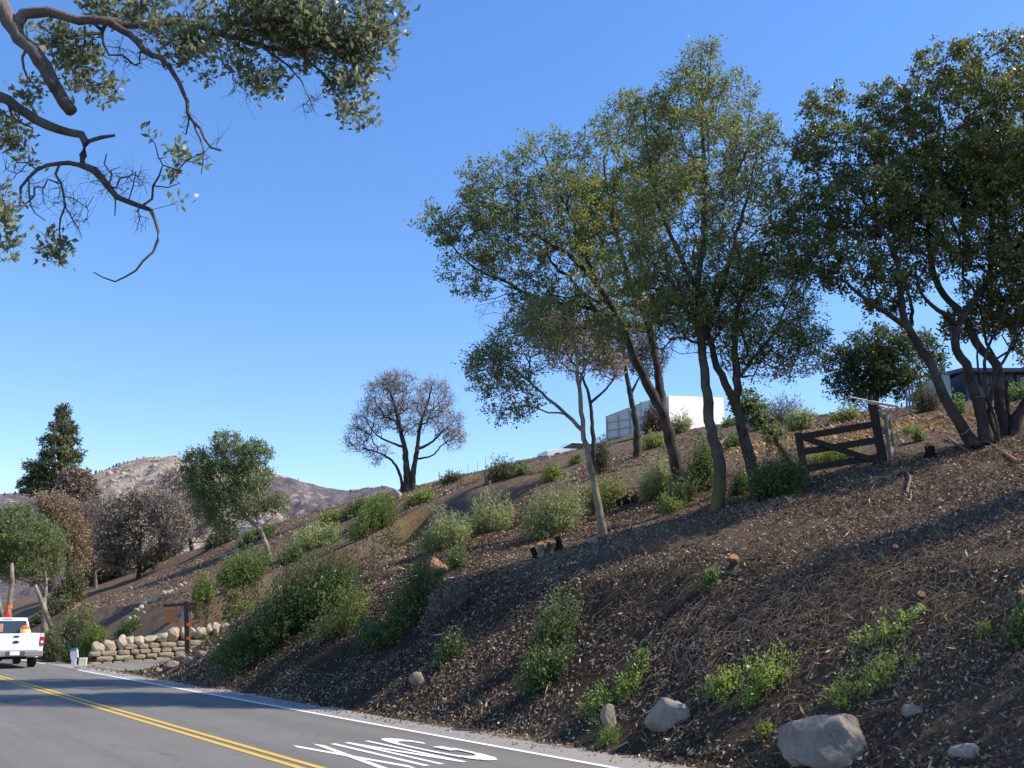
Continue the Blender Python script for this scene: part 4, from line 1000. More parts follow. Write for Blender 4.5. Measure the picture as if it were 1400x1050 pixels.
SH = [
    ('dark reddish brown shrub leaning against the shaded trailer panels', 894, 590, 34, 40, 'rusty', {}),
    ('grey leafless brush on the ridge between crooked oak and gate', 1062, 582, 74, 56, 'scorch', dict(lk=3, dens=1.2)),
    ('dry tan grass tuft on the ridge by the stakes', 738, 646, 44, 12, 'tan', dict(dens=.6, asp=.2)),
    ('dry tan grass tuft on the ridge below the stakes', 650, 660, 50, 10, 'tan', dict(dens=.6, asp=.2)),
    ('grey green low shrub at the top edge of the far cleared slope', 140, 796, 76, 34, 'olive', {}),
    ('pale sage shrub at the foot of the bleached branches', 218, 766, 60, 22, 'grey', {}),
    ('olive bush against the trunk of the tan tree', 92, 826, 46, 42, 'olive', {}),
    ('dry grass clump on the far slope below the tan tree', 70, 842, 60, 18, 'olive', {}),
    ('low olive shrub uphill of the edging stones', 300, 745, 50, 18, 'olive', {}),
    ('grey green shrub on the ridge beyond the ivy wrapped stem', 1094, 588, 42, 34, 'grey', {}),
    ('low bright shrub behind the white pipe frame', 1156, 576, 46, 22, 'yel', {}),
    ('dark leafy shrub on the ridge behind the many-stemmed oak', 1268, 562, 40, 36, 'olive', {}),
    ('small green shrub seen between the bare stems of the large oak', 1312, 566, 26, 22, 'green', {}),
    ('green shrub farthest uphill at the frame edge behind large oak', 1392, 548, 40, 24, 'green', {}),
    ('tiny green plant on wood chips uphill of the gate', 1248, 594, 28, 12, 'yel', {}),
    ('sparse green sprout on bare soil below the wood chips', 1256, 604, 14, 22, 'mid', {}),
    ('low weeds growing inside the gate panel', 1140, 632, 80, 24, 'yel', {}),
    ('light green weeds crowding the foot of the gate post', 1095, 668, 40, 22, 'yel', {}),
    ('grey leaved shrub at the near foot of the trailer', 930, 592, 34, 26, 'grey', {}),
    ('low green shrub under the dark trailer panels', 893, 612, 40, 18, 'yel', {}),
    ('small shrub right of the trailer on the ridge', 1000, 582, 28, 12, 'mid', {}),
    ('bright plant on orange soil between tallest and crooked oaks', 1008, 612, 36, 20, 'green', {}),
    ('broad grey green shrub behind the forked oak trunk', 902, 680, 66, 50, 'grey', dict(dens=1.2)),
    ('tall leafy shrub between the forked and the tallest oak', 958, 672, 52, 62, 'mid', dict(dens=1.2)),
    ('dark glossy shrub behind the crooked oak beside the gate', 1064, 682, 86, 66, 'deep', dict(dens=1.3)),
    ('dark low shrub against the crooked oak trunk on its downhill side', 1012, 676, 34, 36, 'deep', {}),
    ('small bright yellow green plant at the forked oak foot', 916, 702, 30, 28, 'yel', {}),
    ('dark undergrowth clump around the forked oak base', 930, 690, 60, 34, 'deep', {}),
    ('biggest pale green shrub beside the slender oak', 758, 732, 84, 66, 'grey', dict(dens=1.3, depth=.5)),
    ('yellow green shrub behind the slender oak trunk', 828, 698, 58, 46, 'yel', {}),
    ('upright olive sprig on the slope above the slender oak', 824, 648, 24, 44, 'olive', {}),
    ('small upright green shrub below the white car', 753, 659, 28, 25, 'yel', {}),
    ('little green shrub beside the white car on the ridge', 786, 634, 16, 12, 'mid', {}),
    ('dark shrub among the thin stakes on the ridge', 684, 656, 46, 26, 'olive', {}),
    ('low dark shrub on the ridge above the twin pale shrubs', 712, 650, 36, 14, 'mid', {}),
    ('brownish shrub on ridge beside the single stake near burnt oak', 616, 662, 28, 17, 'olive', {}),
    ('pale shrub at the start of the row left of the biggest shrub', 670, 728, 70, 46, 'grey', dict(dens=1.1, depth=.5)),
    ('pale green shrub second in the row from the biggest shrub', 608, 750, 70, 54, 'grey', dict(dens=1.1, depth=.5)),
    ('green shrub third in the row downhill of the burnt oak', 518, 752, 84, 40, 'green', dict(dens=1.1, depth=.5)),
    ('bright green shrub just below the burnt oak', 520, 706, 38, 26, 'green', {}),
    ('low shrub at the foot of the burnt oak', 572, 690, 44, 18, 'yel', {}),
    ('shrub on the skyline below the mountain notch', 486, 704, 46, 18, 'mid', {}),
    ('wide grey green shrub near the small leaning tree', 430, 750, 70, 34, 'grey', dict(dens=1.1, depth=.5)),
    ('pale green shrub on the ridge above the wide grey one', 455, 714, 40, 16, 'yel', {}),
    ('small dark green bush at the small leaning tree foot', 398, 770, 36, 24, 'mid', {}),
    ('tiny grey bush just downhill of the small leaning tree', 356, 776, 18, 20, 'grey', {}),
    ('low sage bush on the slope behind the small leaning tree', 352, 738, 50, 16, 'mid', {}),
    ('bright green spreading shrub above the stone wall', 338, 826, 92, 54, 'green', dict(dens=1.2)),
    ('smaller bright green shrub beside the wooden sign post', 280, 846, 40, 38, 'green', {}),
    ('sprout of pale leaves on the bank above the long dark hedge', 626, 778, 28, 32, 'mid', {}),
    ('large dark green shrub spreading over the lower bank by the driveway', 388, 872, 190, 74, 'deep', dict(dens=1.7, lk=20, depth=.3)),
    ('yellowish leggy shrub in the middle of the dark lower bank', 468, 868, 80, 72, 'yel', dict(dens=.5, depth=.4)),
    ('grey twiggy dark shrub beside the yellowish leggy one', 548, 862, 130, 76, 'deep', dict(dens=.8, depth=.4)),
    ('thin dark shrub at uphill end of the lower bank thicket', 610, 850, 70, 50, 'scorch', dict(dens=.7)),
    ('small leafy plant in shade at the thicket end', 614, 904, 44, 34, 'deep', {}),
    ('rounded green shrub alone in the middle of the bank', 762, 878, 74, 60, 'mid', dict(L=.06, asp=.5, dens=.8)),
    ('dark shaded shrub near the road lettering', 745, 938, 78, 50, 'deep', {}),
    ('sunlit low green shrub above the slim standing rock', 840, 964, 96, 38, 'lime', dict(L=.05, asp=.5, dens=.5, lk=24)),
    ('upright leafy sprig beside the sunlit low shrub', 872, 932, 32, 38, 'mid', dict(L=.06, asp=.55, dens=.5)),
    ('bright sunlit shrub on the bank between the two larger rocks', 1052, 944, 92, 48, 'lime', dict(L=.052, asp=.5, dens=.5, lk=24)),
    ('trailing green plant beside the bright sunlit shrub', 985, 950, 60, 30, 'lime', dict(L=.05, asp=.5, dens=.45, lk=20)),
    ('wide leafy mat above the large boulder', 1192, 944, 130, 36, 'lime', dict(L=.052, asp=.5, dens=.48, lk=22)),
    ('low leafy plant uphill of the wide leafy mat', 1212, 872, 112, 24, 'lime', dict(L=.05, asp=.5, dens=.4, lk=20)),
    ('dark glossy shrub at frame edge under shade', 1398, 884, 40, 54, 'mid', dict(L=.065, asp=.55)),
    ('little weed on the bare soil beside the frame edge shrub', 1345, 868, 20, 10, 'yel', dict(L=.04)),
    ('small fresh green grass tuft at the pavement edge', 832, 1020, 22, 18, 'green', dict(L=.09, asp=.09, n=40, name='grass_tuft', cat='grass')),
    ('pale weed in the shade left of the large boulder', 1046, 1006, 20, 14, 'yel', dict(L=.04)),
    ('small herb on the bank below the orange cut stump', 972, 804, 18, 20, 'mid', {}),
    ('leafy roadside shrub behind the white pickup truck', 92, 890, 66, 38, 'olive', {}),
    ('sunny yellow green shrub at the near end of stone wall', 122, 884, 44, 28, 'green', {}),
    ('brownish roadside brush touching the truck side', 66, 905, 40, 40, 'olive', {}),
    ('dark brush behind the small white panel', 104, 899, 40, 26, 'deep', {}),
    ('dry pale weed clump above the roadside brush', 95, 862, 60, 20, 'yel', dict(dens=.5)),
    ('small green bush at the wall top near its near end', 172, 868, 36, 18, 'mid', {}),
]
for lab, x, yb, w, h, lf, kw in SH:
    shrub(lab, x, yb, w, h, lf, **kw)

# ------------------------------------------------------------------ rocks and stones
def rock(label, x0, y0, x1, y1, mat='rock', seed=1, n=4, depth=.8, sink=.12, name='boulder', cat='rock', group=None, planes=11, tilt=0.0):
    b = hit((x0 + x1) / 2, y1); m = b[1] / F; w = (x1 - x0) * m; h = (y1 - y0) * m * 1.12
    v, f = rock_verts(n, seed, (w * .92, w * depth * .9, h * .9), planes)
    if tilt: c, s = math.cos(tilt), math.sin(tilt); v = np.stack([v[:, 0] * c - v[:, 2] * s, v[:, 1], v[:, 0] * s + v[:, 2] * c], 1)
    v[:, 2] += h / 2 - sink * h; v[:, 1] += w * depth * .25
    o = obj(name, mesh_k(name, v, f), M[mat]); o.location = [float(c) for c in b]
    return tag(o, label, cat, group)


rock('large pale sandstone boulder at the foot of the bank', 1088, 976, 1194, 1046, 'rock', 12, 5, .85, planes=[(-.12, .1, 1, .70), (.75, -.45, .45, .74), (-.45, -.55, .7, .88), (-.95, -.1, .15, .92), (-.05, -1, .12, .80), (.95, -.1, -.1, .95), (0, .9, .3, .85), (0, 0, -1, .75), (-.6, -.75, .05, .90), (.45, -.85, .0, .86), (-.35, .2, .9, .76)], sink=.14)
rock('medium angular rock below the sunlit low shrub', 884, 958, 940, 1000, 'rock', 8, 4, .8)
rock('slim upright rock beside the medium angular rock', 821, 966, 844, 1000, 'rock', 3, 4, .7, tilt=.25)
rock('slim pale stone standing in the dark soil near the edge line', 561, 917, 577, 940, 'rock', 4, 3, .6, tilt=.3)
rock('small flat stone uphill of the large boulder', 1238, 964, 1262, 982, 'rock', 9, 3, .8)
rock('half buried flat stone at the lower frame corner', 1308, 1012, 1356, 1034, 'rock', 10, 4, .8, sink=.5)
rock('pointed pale rock next to the burnt oak trunk', 535, 668, 550, 682, 'pale_rock', 11, 3, .8)
rock('round stone touching the slender oak trunk', 808, 734, 822, 744, 'rock', 12, 3, .8)
rock('orange lump of earth and rock above the thicket', 580, 756, 612, 784, 'orange_rock', 14, 4, .8, sink=.25)
for k, (x0, y0, x1, y1) in enumerate(((372, 800, 384, 812), (386, 803, 396, 811), (378, 812, 387, 820), (398, 788, 409, 797), (366, 818, 376, 826), (300, 757, 312, 766))):
    rock(['largest orange stone of the pile above the dark hedge', 'flat orange stone on the pile above the dark hedge', 'lower orange stone of the pile above the dark hedge', 'orange stone lying uphill of the orange pile', 'orange stone nearest the hedge in the pile', 'grey stone lying on the far slope beneath the small green tree'][k],
         x0, y0, x1, y1, 'orange_rock' if k < 5 else 'rock', 20 + k, 2, .9, name='stone')
bs = [(186, 836), (192, 831), (198, 826), (205, 822), (211, 821), (217, 818), (222, 813), (228, 811), (234, 808), (240, 806), (246, 801), (251, 799), (196, 838), (184, 845), (176, 846)]
for k, (x, y) in enumerate(bs):
    s_ = rng.uniform(2.2, 4.6)
    rock('pale edging stone in the line climbing the far cleared slope', x - s_, y - s_ * 1.1, x + s_, y + s_ * .5, 'pale_rock', 40 + k, 2, .9, .1, 'edging_stone', 'stone', 'edging stones up the far slope')

# ------------------------------------------------------------------ stone retaining wall beside the driveway
base = st(42.3, 9.4)
e = empty('stone_wall', base, 'dry stone retaining wall with upright boulders on top beside the driveway', 'wall')
mb = MB(); rw = R_(60)
t = 9.4
for row in range(4):
    t = 9.4 + .25 * (row % 2)
    while t < 18:
        w = rw.uniform(.35, .8); hh = .2
        z = drive_z(t + w / 2) - .12 + row * hh
        top = wall_top(t + w / 2) - .42
        if z + hh * .4 < top or row == 0:
            c = st(42.27 - rw.uniform(0, .05), t + w / 2) - base
            v, f = ICO[2]; q = np.sign(v) * np.abs(v) ** .45 * np.array([w / 2 * 1.0, .2, hh / 2 * 1.02]) * (1 + .05 * rw.normal(size=(len(v), 1)))
            x = q[:, 0]; y = q[:, 1]
            q = np.stack([x * V[0] + y * U[0], x * V[1] + y * U[1], q[:, 2]], 1) + c + (0, 0, z + hh / 2)
            mb.add(q, [tuple(a) for a in f])
        t += w
mb.build('base_courses', M['wall'], e)
mb = MB(); q = []
for tt in np.linspace(9.45, 18, 20): c = st(42.36, tt) - base; q += [c + (0, 0, drive_z(tt) - .2), c + (0, 0, wall_top(tt) - .28)]
mb.add(q, [(2 * k, 2 * k + 2, 2 * k + 3, 2 * k + 1) for k in range(19)]); mb.build('rubble_core', M['rock'], e)
t = 9.45; k = 0
while t < 17.5:
    w = rw.uniform(.28, .5); h = rw.uniform(.40, .58)
    v, f = rock_verts(4, 100 + k, (w * 1.08, .42, h * .98), 16); c = st(42.30, t + w / 2) - base
    th = AR + rw.normal(0, .15); a, s_ = math.cos(th), math.sin(th)
    q = np.stack([v[:, 0] * a - v[:, 1] * s_, v[:, 0] * s_ + v[:, 1] * a, v[:, 2]], 1) + c + (0, 0, wall_top(t + w / 2) - .46 + h * .5)
    obj('cap_stone', mesh_k('cap_stone', q, f), M['pale_rock'], e); t += w * .98; k += 1
for k, (x0, y0, x1, y1) in enumerate(((234, 893, 252, 906), (252, 897, 268, 908), (266, 890, 286, 899), (226, 905, 242, 915), (212, 914, 222, 921))):
    rock(['grey rock at the driveway corner under the sign post', 'rounded grey rock just uphill of the sign post foot', 'bluish rock under the hedge tip near the sign post', 'low dark rock below the driveway corner', 'small rock lying at the pavement edge by the driveway'][k], x0, y0, x1, y1, 'rock', 70 + k, 3, .9)

# ------------------------------------------------------------------ sign post at the driveway
b = hit(257, 894); Y = b[1]
e = empty('sign_post', b, 'brown wooden post with a crossbar and two hanging orange name plates', 'sign'); P = lambda x, y, dy=0: at(x, y, Y + dy) - b
mb = MB(); mb.bar(P(257, 898), P(255.5, 822), .16, .14); mb.build('post', M['signwood'], e, bevel=.012)
mb = MB(); mb.bar(P(224, 828), P(271, 825), .09, .1); mb.build('crossbar', M['signwood'], e, bevel=.01)
for (y0, y1) in ((833.5, 840.5), (843.5, 851)):
    mb = MB(); mb.bar(P(223.5, (y0 + y1) / 2), P(243.5, (y0 + y1) / 2 - .3), (y1 - y0) * Y / F, .03); pl = mb.build('name_plate', M['orange'], e, bevel=.004)
    mb = MB(); rs_ = R_(int(y0))
    for k in range(5):
        x = 227.5 + k * 2.6; ym = (y0 + y1) / 2
        q = P(x, ym + 1.8, -.022); q2 = P(x + rs_.uniform(-.6, 1.2), ym - 1.9, -.022); mb.bar(q, q2, .013, .006)
        q = P(x, ym + rs_.uniform(-1.5, 1.5), -.022); q2 = P(x + 1.6, ym + rs_.uniform(-1.5, 1.5), -.022); mb.bar(q, q2, .012, .005)
    mb.build('lettering', M['letter'], pl)
for x in (226, 241): mb = MB(); mb.tube([P(x, 827), P(x, 845)], .008, 5); mb.build('hanger', M['metal'], e)
mb = MB(); mb.bar(P(248, 842, .12), P(262, 841, .12), .27, .02); mb.build('back_plate', simple('pale_plate', (.40, .42, .50), .5), e)
for y in (853.5, 872.5):
    mb = MB(); mb.tube([P(257, y, -.072), P(257, y, -.09)], .05, 10); mb.build('reflector', M['conered'], e)

# small white panel on a pale block at the driveway mouth
b = at(107, 910, 38.6); b[2] = 0.0; Y = b[1]
e = empty('utility_marker', b, 'small tilted white panel with blue top on a pale block by the driveway', 'marker')
mb = MB(); mb.box((.14, .05, .13), (.28, .3, .34), 0, .3); mb.build('block', simple('cream_block', (.60, .58, .45), .8), e, bevel=.02)
mb = MB(); mb.bar((-.12, -.15, 0), (-.12, -.15, .30), .17, .06); mb.build('foot', M['white_plain'], e)
mb = MB(); mb.bar((-.10, -.15, .28), (-.18, -.1, .58), .30, .05, (0.1, 1, 0)); mb.build('panel', M['white_plain'], e, bevel=.008)
mb = MB(); mb.bar((-.178, -.13, .56), (-.2, -.13, .64), .28, .06, (0.1, 1, 0)); mb.build('blue_top', M['blue'], e)

# white tipped marker stake above the hedge
b = hit(456, 800); Y = b[1]; e = empty('marker_stake', b, 'short dark stake with a white tip poking above the hedge', 'stake'); P = lambda x, y, dy=0: at(x, y, Y + dy) - b
mb = MB(); mb.bar(P(457, 803), P(455, 789), .09, .05); mb.build('stake', M['metal'], e)
mb = MB(); mb.bar(P(455, 789), P(454, 780), .16, .06); mb.build('tip', M['white_plain'], e)

# ------------------------------------------------------------------ the gate, its return panel and the pipe frame
bl_ = hit(1104, 662); br = hit(1206, 634); Y = (bl_[1] + br[1]) / 2; b = at(1155, 650, Y)
e = empty('wooden_gate', b, 'dark wooden three rail gate with a diagonal brace, leaning on the slope', 'gate'); P = lambda x, y, dy=0: at(x, y, Y + dy) - b
mb = MB(); mb.bar(P(1105, 672), P(1091, 592), .15, .15); mb.build('post', M['gate'], e, bevel=.008)
mb = MB(); mb.bar(P(1209, 640), P(1193, 554), .17, .16); mb.build('post', M['gate'], e, bevel=.008)
for (x0, y0, x1, y1) in ((1089, 598.5, 1194, 580), (1097, 618, 1198, 602), (1103, 640.5, 1203, 624.5)):
    mb = MB(); mb.bar(P(x0, y0, -.06), P(x1, y1, -.06), .155, .05); mb.build('rail', M['gate'], e, bevel=.005)
mb = MB(); mb.bar(P(1100, 599, -.112), P(1206, 633, -.112), .14, .045); mb.build('brace', M['gate'], e, bevel=.005)
b2 = at(1216, 632, Y + .5)
e = empty('board_fence', b2, 'short grey board fence panel set back behind the leaning gate post', 'fence'); P = lambda x, y, dy=0: at(x, y, Y + dy) - b2
for (x0, y0, x1, y1, dy) in ((1218.5, 637, 1209, 567, .5), (1225, 633, 1214.5, 566, .95)):
    mb = MB(); mb.bar(P(x0, y0, dy), P(x1, y1, dy), .075, .11, (.4, 1, 0)); mb.build('post', M['fence'], e, bevel=.005)
for (x0, y0, x1, y1) in ((1199, 565, 1216, 571), (1202, 587, 1218, 592), (1209, 612, 1222, 616)):
    mb = MB(); mb.bar(P(x0, y0, .15), P(x1, y1, .95), .15, .04, (.8, .6, 0)); mb.build('rail', M['fence'], e, bevel=.005)
Y2 = Y + 3.5; b3 = at(1185, 575, Y2); b3[2] = HW(b3[0], b3[1])
e = empty('pipe_frame', b3, 'thin white bent pipe frame standing behind the gate post', 'frame'); P = lambda x, y, dy=0: at(x, y, Y2 + dy) - b3
mb = MB()
for pth in ([(1152, 566), (1153, 553), (1162, 543), (1188, 548), (1228, 555)], [(1172, 566), (1174, 561), (1185, 547.5)], [(1185, 548), (1193, 553), (1211, 558)], [(1196, 550), (1212, 553), (1216, 557)], [(1188, 549), (1198, 552), (1225, 556)]):
    mb.tube([P(*q) for q in pth], .022, 6)
mb.build('pipes', M['pipe'], e)
for q in ([P(1194, 580), P(1192, 541)], [P(1152, 566), P(1151, 582)], [P(1226, 555), P(1227, 575)]): mb = MB(); mb.tube(q, .014, 6); mb.build('upright', M['metal'], e)

# stakes and pickets along the ridge
stakes = [(600.5, 645, 662, .05), (613, 648, 660, .015), (640, 634, 655, .018), (653, 631, 652, .018), (664, 626, 648, .022), (681, 623, 642, .022), (690, 625, 641, .012)]
for k, (x, y0, y1, w) in enumerate(stakes):
    b = hit(x, y1); Y = b[1]; mb = MB(); mb.bar(at(x, y1 + 3, Y) - b, at(x - .3, y0, Y) - b, w, w)
    if k == 6: mb.bar(at(686, 625, Y) - b, at(695, 624, Y) - b, .03, .03)
    o = mb.build('fence_stake', M['metal']); o.location = [float(c) for c in b]
    tag(o, 'thick dark stake on the ridge beside the brownish shrub' if k == 0 else 'thin stake with a small crosspiece on the ridge' if k == 6 else 'thin dark metal stake standing against sky on the ridge', 'stake', 'stakes along the ridge')
for k, (x, y0, y1) in enumerate(((1239, 528, 552), (1243, 529, 553), (1247, 527, 552))):
    b = at(x, y1, 40); b[2] = HW(b[0], b[1]); mb = MB(); mb.bar((0, 0, -.1), at(x, y0, 40) - b, .07, .05); o = mb.build('picket', M['fence']); o.location = [float(c) for c in b]
    tag(o, 'grey upright picket on the ridge beside the dense round tree', 'post', 'pickets by the round tree')

# ------------------------------------------------------------------ trailer, car and house on the ridge
Yc = 56.0
C = at(914, 541, Yc)
d1 = np.array([-.80, .60]); d2 = np.array([.80, .60]); hh = 2.9; base = np.array([C[0], C[1], C[2] - hh]); ln, wd = 4.35, 4.9
e = empty('box_trailer', base, 'white box trailer with shaded panelled low end and sunlit blank side', 'trailer')
p3 = lambda a, w, z: np.array([d1[0] * a + d2[0] * w, d1[1] * a + d2[1] * w, z])
def block(a0, a1, w0, w1, zs, name, mat):
    mb = MB(); q = [p3(a0, w0, -.6), p3(a1, w0, -.6), p3(a1, w1, -.6), p3(a0, w1, -.6), p3(a0, w0, zs[0]), p3(a1, w0, zs[1]), p3(a1, w1, zs[2]), p3(a0, w1, zs[3])]
    mb.add(q, [(0, 3, 2, 1), (4, 5, 6, 7), (0, 1, 5, 4), (1, 2, 6, 5), (2, 3, 7, 6), (3, 0, 4, 7)]); return mb.build(name, mat, e, bevel=.02)
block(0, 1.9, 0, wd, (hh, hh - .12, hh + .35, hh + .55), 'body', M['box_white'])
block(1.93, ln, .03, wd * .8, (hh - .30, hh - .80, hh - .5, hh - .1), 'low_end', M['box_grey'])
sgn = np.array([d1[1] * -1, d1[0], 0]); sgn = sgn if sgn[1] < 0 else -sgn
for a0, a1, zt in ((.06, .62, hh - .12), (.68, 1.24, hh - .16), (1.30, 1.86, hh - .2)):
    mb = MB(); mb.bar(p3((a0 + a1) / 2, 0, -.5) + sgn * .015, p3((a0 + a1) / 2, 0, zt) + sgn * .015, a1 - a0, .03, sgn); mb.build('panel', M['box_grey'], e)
for a in (.65, 1.27, 1.9, 2.7, 3.5, 4.32):
    mb = MB(); zt = hh - .1 if a < 1.91 else hh - .32 - (a - 1.93) * .207; mb.bar(p3(a, 0, -.5) + sgn * .02, p3(a, 0, zt) + sgn * .02, .07, .05, sgn); mb.build('rib', M['seam'], e)
for k, z in enumerate((.35, .85, 1.35, 1.85)):
    mb = MB(); mb.bar(p3(1.95, 0, z) + sgn * .015, p3(4.3, 0, z - .05) + sgn * .015, .06, .04, sgn); mb.build('rib', M['seam'], e)
mb = MB(); mb.bar(p3(1.93, 0, hh - .27) + sgn * .05, p3(ln, 0, hh - .77) + sgn * .05, .07, .1, sgn); mb.build('gutter', M['seam'], e)
mb = MB(); mb.bar(p3(3.0, 0, .45) + sgn * .06, p3(3.35, 0, .45) + sgn * .06, .5, .04, sgn); mb.build('notice', M['white_plain'], e)

b = at(782, 628, 63); b[2] = HW(b[0], b[1]) - .75; rz = math.radians(200)
e = empty('white_car', b, 'white car half hidden behind the ridge below the trailer', 'car', None, rz)
mb = MB(); prof = [(-2.1, .35), (2.1, .35), (2.15, .75), (1.2, .95), (.35, 1.42), (-1.0, 1.45), (-1.75, 1.0), (-2.15, .95)]
mb.add([(y, -.85, z) for y, z in prof] + [(y, .85, z) for y, z in prof], [tuple(range(8)), tuple(range(15, 7, -1))] + [(i, (i + 1) % 8, (i + 1) % 8 + 8, i + 8) for i in range(8)]); mb.build('body', M['carwhite'], e, bevel=.05)
mb = MB()
for s_ in (-1, 1): mb.add([(1.05, .86 * s_, .98), (.33, .86 * s_, 1.36), (-.95, .86 * s_, 1.38), (-1.55, .86 * s_, 1.02)], [(0, 1, 2, 3)])
mb.add([(1.12, -.7, 1.0), (1.12, .7, 1.0), (.4, .62, 1.41), (.4, -.62, 1.41)], [(0, 1, 2, 3)]); mb.build('windows', M['glass'], e)
for a in (-1.35, 1.35):
    for s_ in (-.78, .78):
        mb = MB(); mb.tube([(a, s_ - .1, .33), (a, s_ + .1, .33)], .33, 14); mb.build('wheel', M['black'], e)

b = at(1350, 545, 50); b[2] = HW(b[0], b[1])
e = empty('house', b, 'slate blue boarded house on the ridge half hidden behind the large oak stems', 'house'); P = lambda x, y, dy=0: at(x, y, 50 + dy) - b
z0 = P(1300, 560)[2]; x0 = P(1322, 540)[0]; x1 = P(1470, 540)[0]; zt = P(1350, 508)[2]; zr = P(1350, 499)[2]
mb = MB(); mb.box(((x0 + x1) / 2, 3, (z0 + zt) / 2 - .5), (x1 - x0, 6, zt - z0 + 1)); mb.build('wall', M['house'], e)
mb = MB(); mb.prism([(-.6, zt - .15), (3, zr), (6.6, zt - .15), (6.6, zt + .05), (3, zr + .22), (-.6, zt + .05)], x0 - .4, x1 + .4); mb.build('roof', M['house'], e)
for xa, xb, ya, yb in ((1340, 1350, 513, 526), (1366, 1376, 513, 526), (1390, 1400, 513, 528)):
    mb = MB(); a = P(xa, yb); c = P(xb, ya); mb.box(((a[0] + c[0]) / 2, -.03, (a[2] + c[2]) / 2), (c[0] - a[0] + .14, .08, c[2] - a[2] + .14)); w = mb.build('window', M['gate'], e)
    mb = MB(); mb.box(((a[0] + c[0]) / 2, -.08, (a[2] + c[2]) / 2), (c[0] - a[0], .03, c[2] - a[2])); mb.build('pane', simple('sky_blue_pane', (.05, .07, .10), .4), w)
mb = MB(); a = P(1286, 545); c = P(1298, 512); mb.box(((a[0] + c[0]) / 2, 1, (a[2] + c[2]) / 2), (c[0] - a[0], 2, c[2] - a[2])); mb.build('annex', M['plastered'], e)

# ------------------------------------------------------------------ stumps, logs, fallen sticks
def stump(label, x, yb, wpx, hpx, lean=(0, 0), bark='bark', seed=0):
    b = hit(x, yb); m = b[1] / F; rr2 = wpx * m / 2; h = hpx * m; r = R_(int(x + yb))
    e = empty('tree_stump', b, label, 'stump', 'sawn stumps on the bank')
    mb = MB(); tp = np.array([lean[0] * h, lean[1] * h - .3 * rr2, h])
    mb.tube([(0, 0, -.15), (0, 0, h * .1), (0, 0, h * .3), tp * .7, tp], [rr2 * 1.7, rr2 * 1.3, rr2 * 1.08, rr2, rr2 * .95], 12)
    mb.v = [tuple(np.array(q) * (1 + .12 * r.normal(), 1 + .12 * r.normal(), 1)) for q in mb.v]; mb.build('bark', M[bark], e, True)
    mb = MB(); d = tp - np.array([0, 0, h * .3]); d[1] -= .5 * h; d /= np.linalg.norm(d)
    mb.tube([tp - d * .01, tp + d * .02], [rr2 * .97, rr2 * .92], 12); mb.build('cut_face', M['cut'], e)


for a in (('fattest orange topped stump in the cluster near the slender oak', 752, 757, 13, 16, (.1, -.2)), ('blackened stump at the uphill end of the cluster', 765, 752, 9, 18, (-.2, 0), 'char'), ('pale stump in the middle of the cluster', 741, 760, 11, 15, (-.1, -.1), 'bark_pale'),
          ('small stump at the downhill end of the cluster', 732, 763, 8, 14, (-.3, 0), 'char'), ('lone orange topped stump in middle of the open bank', 1002, 782, 13, 18, (.05, -.3)), ('low cut stump above the leafy plant mat', 1258, 820, 11, 7, (0, -.5)),
          ('small cut stump by the twig heap', 1222, 758, 8, 10, (.1, -.4)), ('sawn stump at the frame edge beside shade', 1396, 824, 12, 12, (0, -.4)), ('short cut stub beside the tallest oak mossy foot', 993, 700, 5, 7, (.2, -.3)), ('dark square stub in shade uphill of the gate', 1272, 626, 13, 16, (0, 0), 'char')):
    stump(*a)
r = R_(80)
for k, x in enumerate((842, 848, 854, 860, 866, 872)):
    b = hit(x, 694 - k * 1.2); h = r.uniform(10, 18) * b[1] / F; mb = MB()
    mb.tube([(0, 0, -.1), (r.normal(0, .04), 0, h * .6), (r.normal(0, .1), 0, h)], [.07, .06, .03], 7); o = mb.build('charred_stub', M['char']); o.location = [float(c) for c in b]
    tag(o, 'blackened stub in the burnt row between slender and forked oaks', 'stump', 'row of charred stubs')
for lab, pth, w in (('pale bent stick lying below the many-stemmed oak', [(1240, 676), (1245, 656), (1239, 645)], .025), ('straight pale stick on the soil beside the many-stemmed oak', [(1296, 600), (1312, 612), (1325, 620)], .03), ('orange sawn limb lying uphill at the frame edge', [(1372, 622), (1382, 628), (1390, 634)], .035),
                    ('long pale stick in the dark twig heap', [(1065, 828), (1080, 822), (1097, 814)], .025), ('thin pale twig above the trailing green plant', [(937, 888), (960, 890), (975, 886)], .012), ('curled pale twig beside the thin pale twig', [(962, 892), (966, 906), (973, 910)], .012),
                    ('long thin pole lying across the far slope', [(85, 842), (97, 836), (110, 828)], .05), ('yellow stick on the far slope above the brush', [(101, 832), (106, 829), (110, 827)], .07)):
    q = [hit(*p) + (0, 0, w * 1.5) for p in pth]; b = q[0]; mb = MB(); mb.tube(np.array(q) - b, w, 7)
    o = mb.build('fallen_stick', M['chip'] if 'yellow' in lab else M['cut'] if 'orange' in lab else M['twig']); o.location = [float(c) for c in b]; tag(o, lab, 'stick')

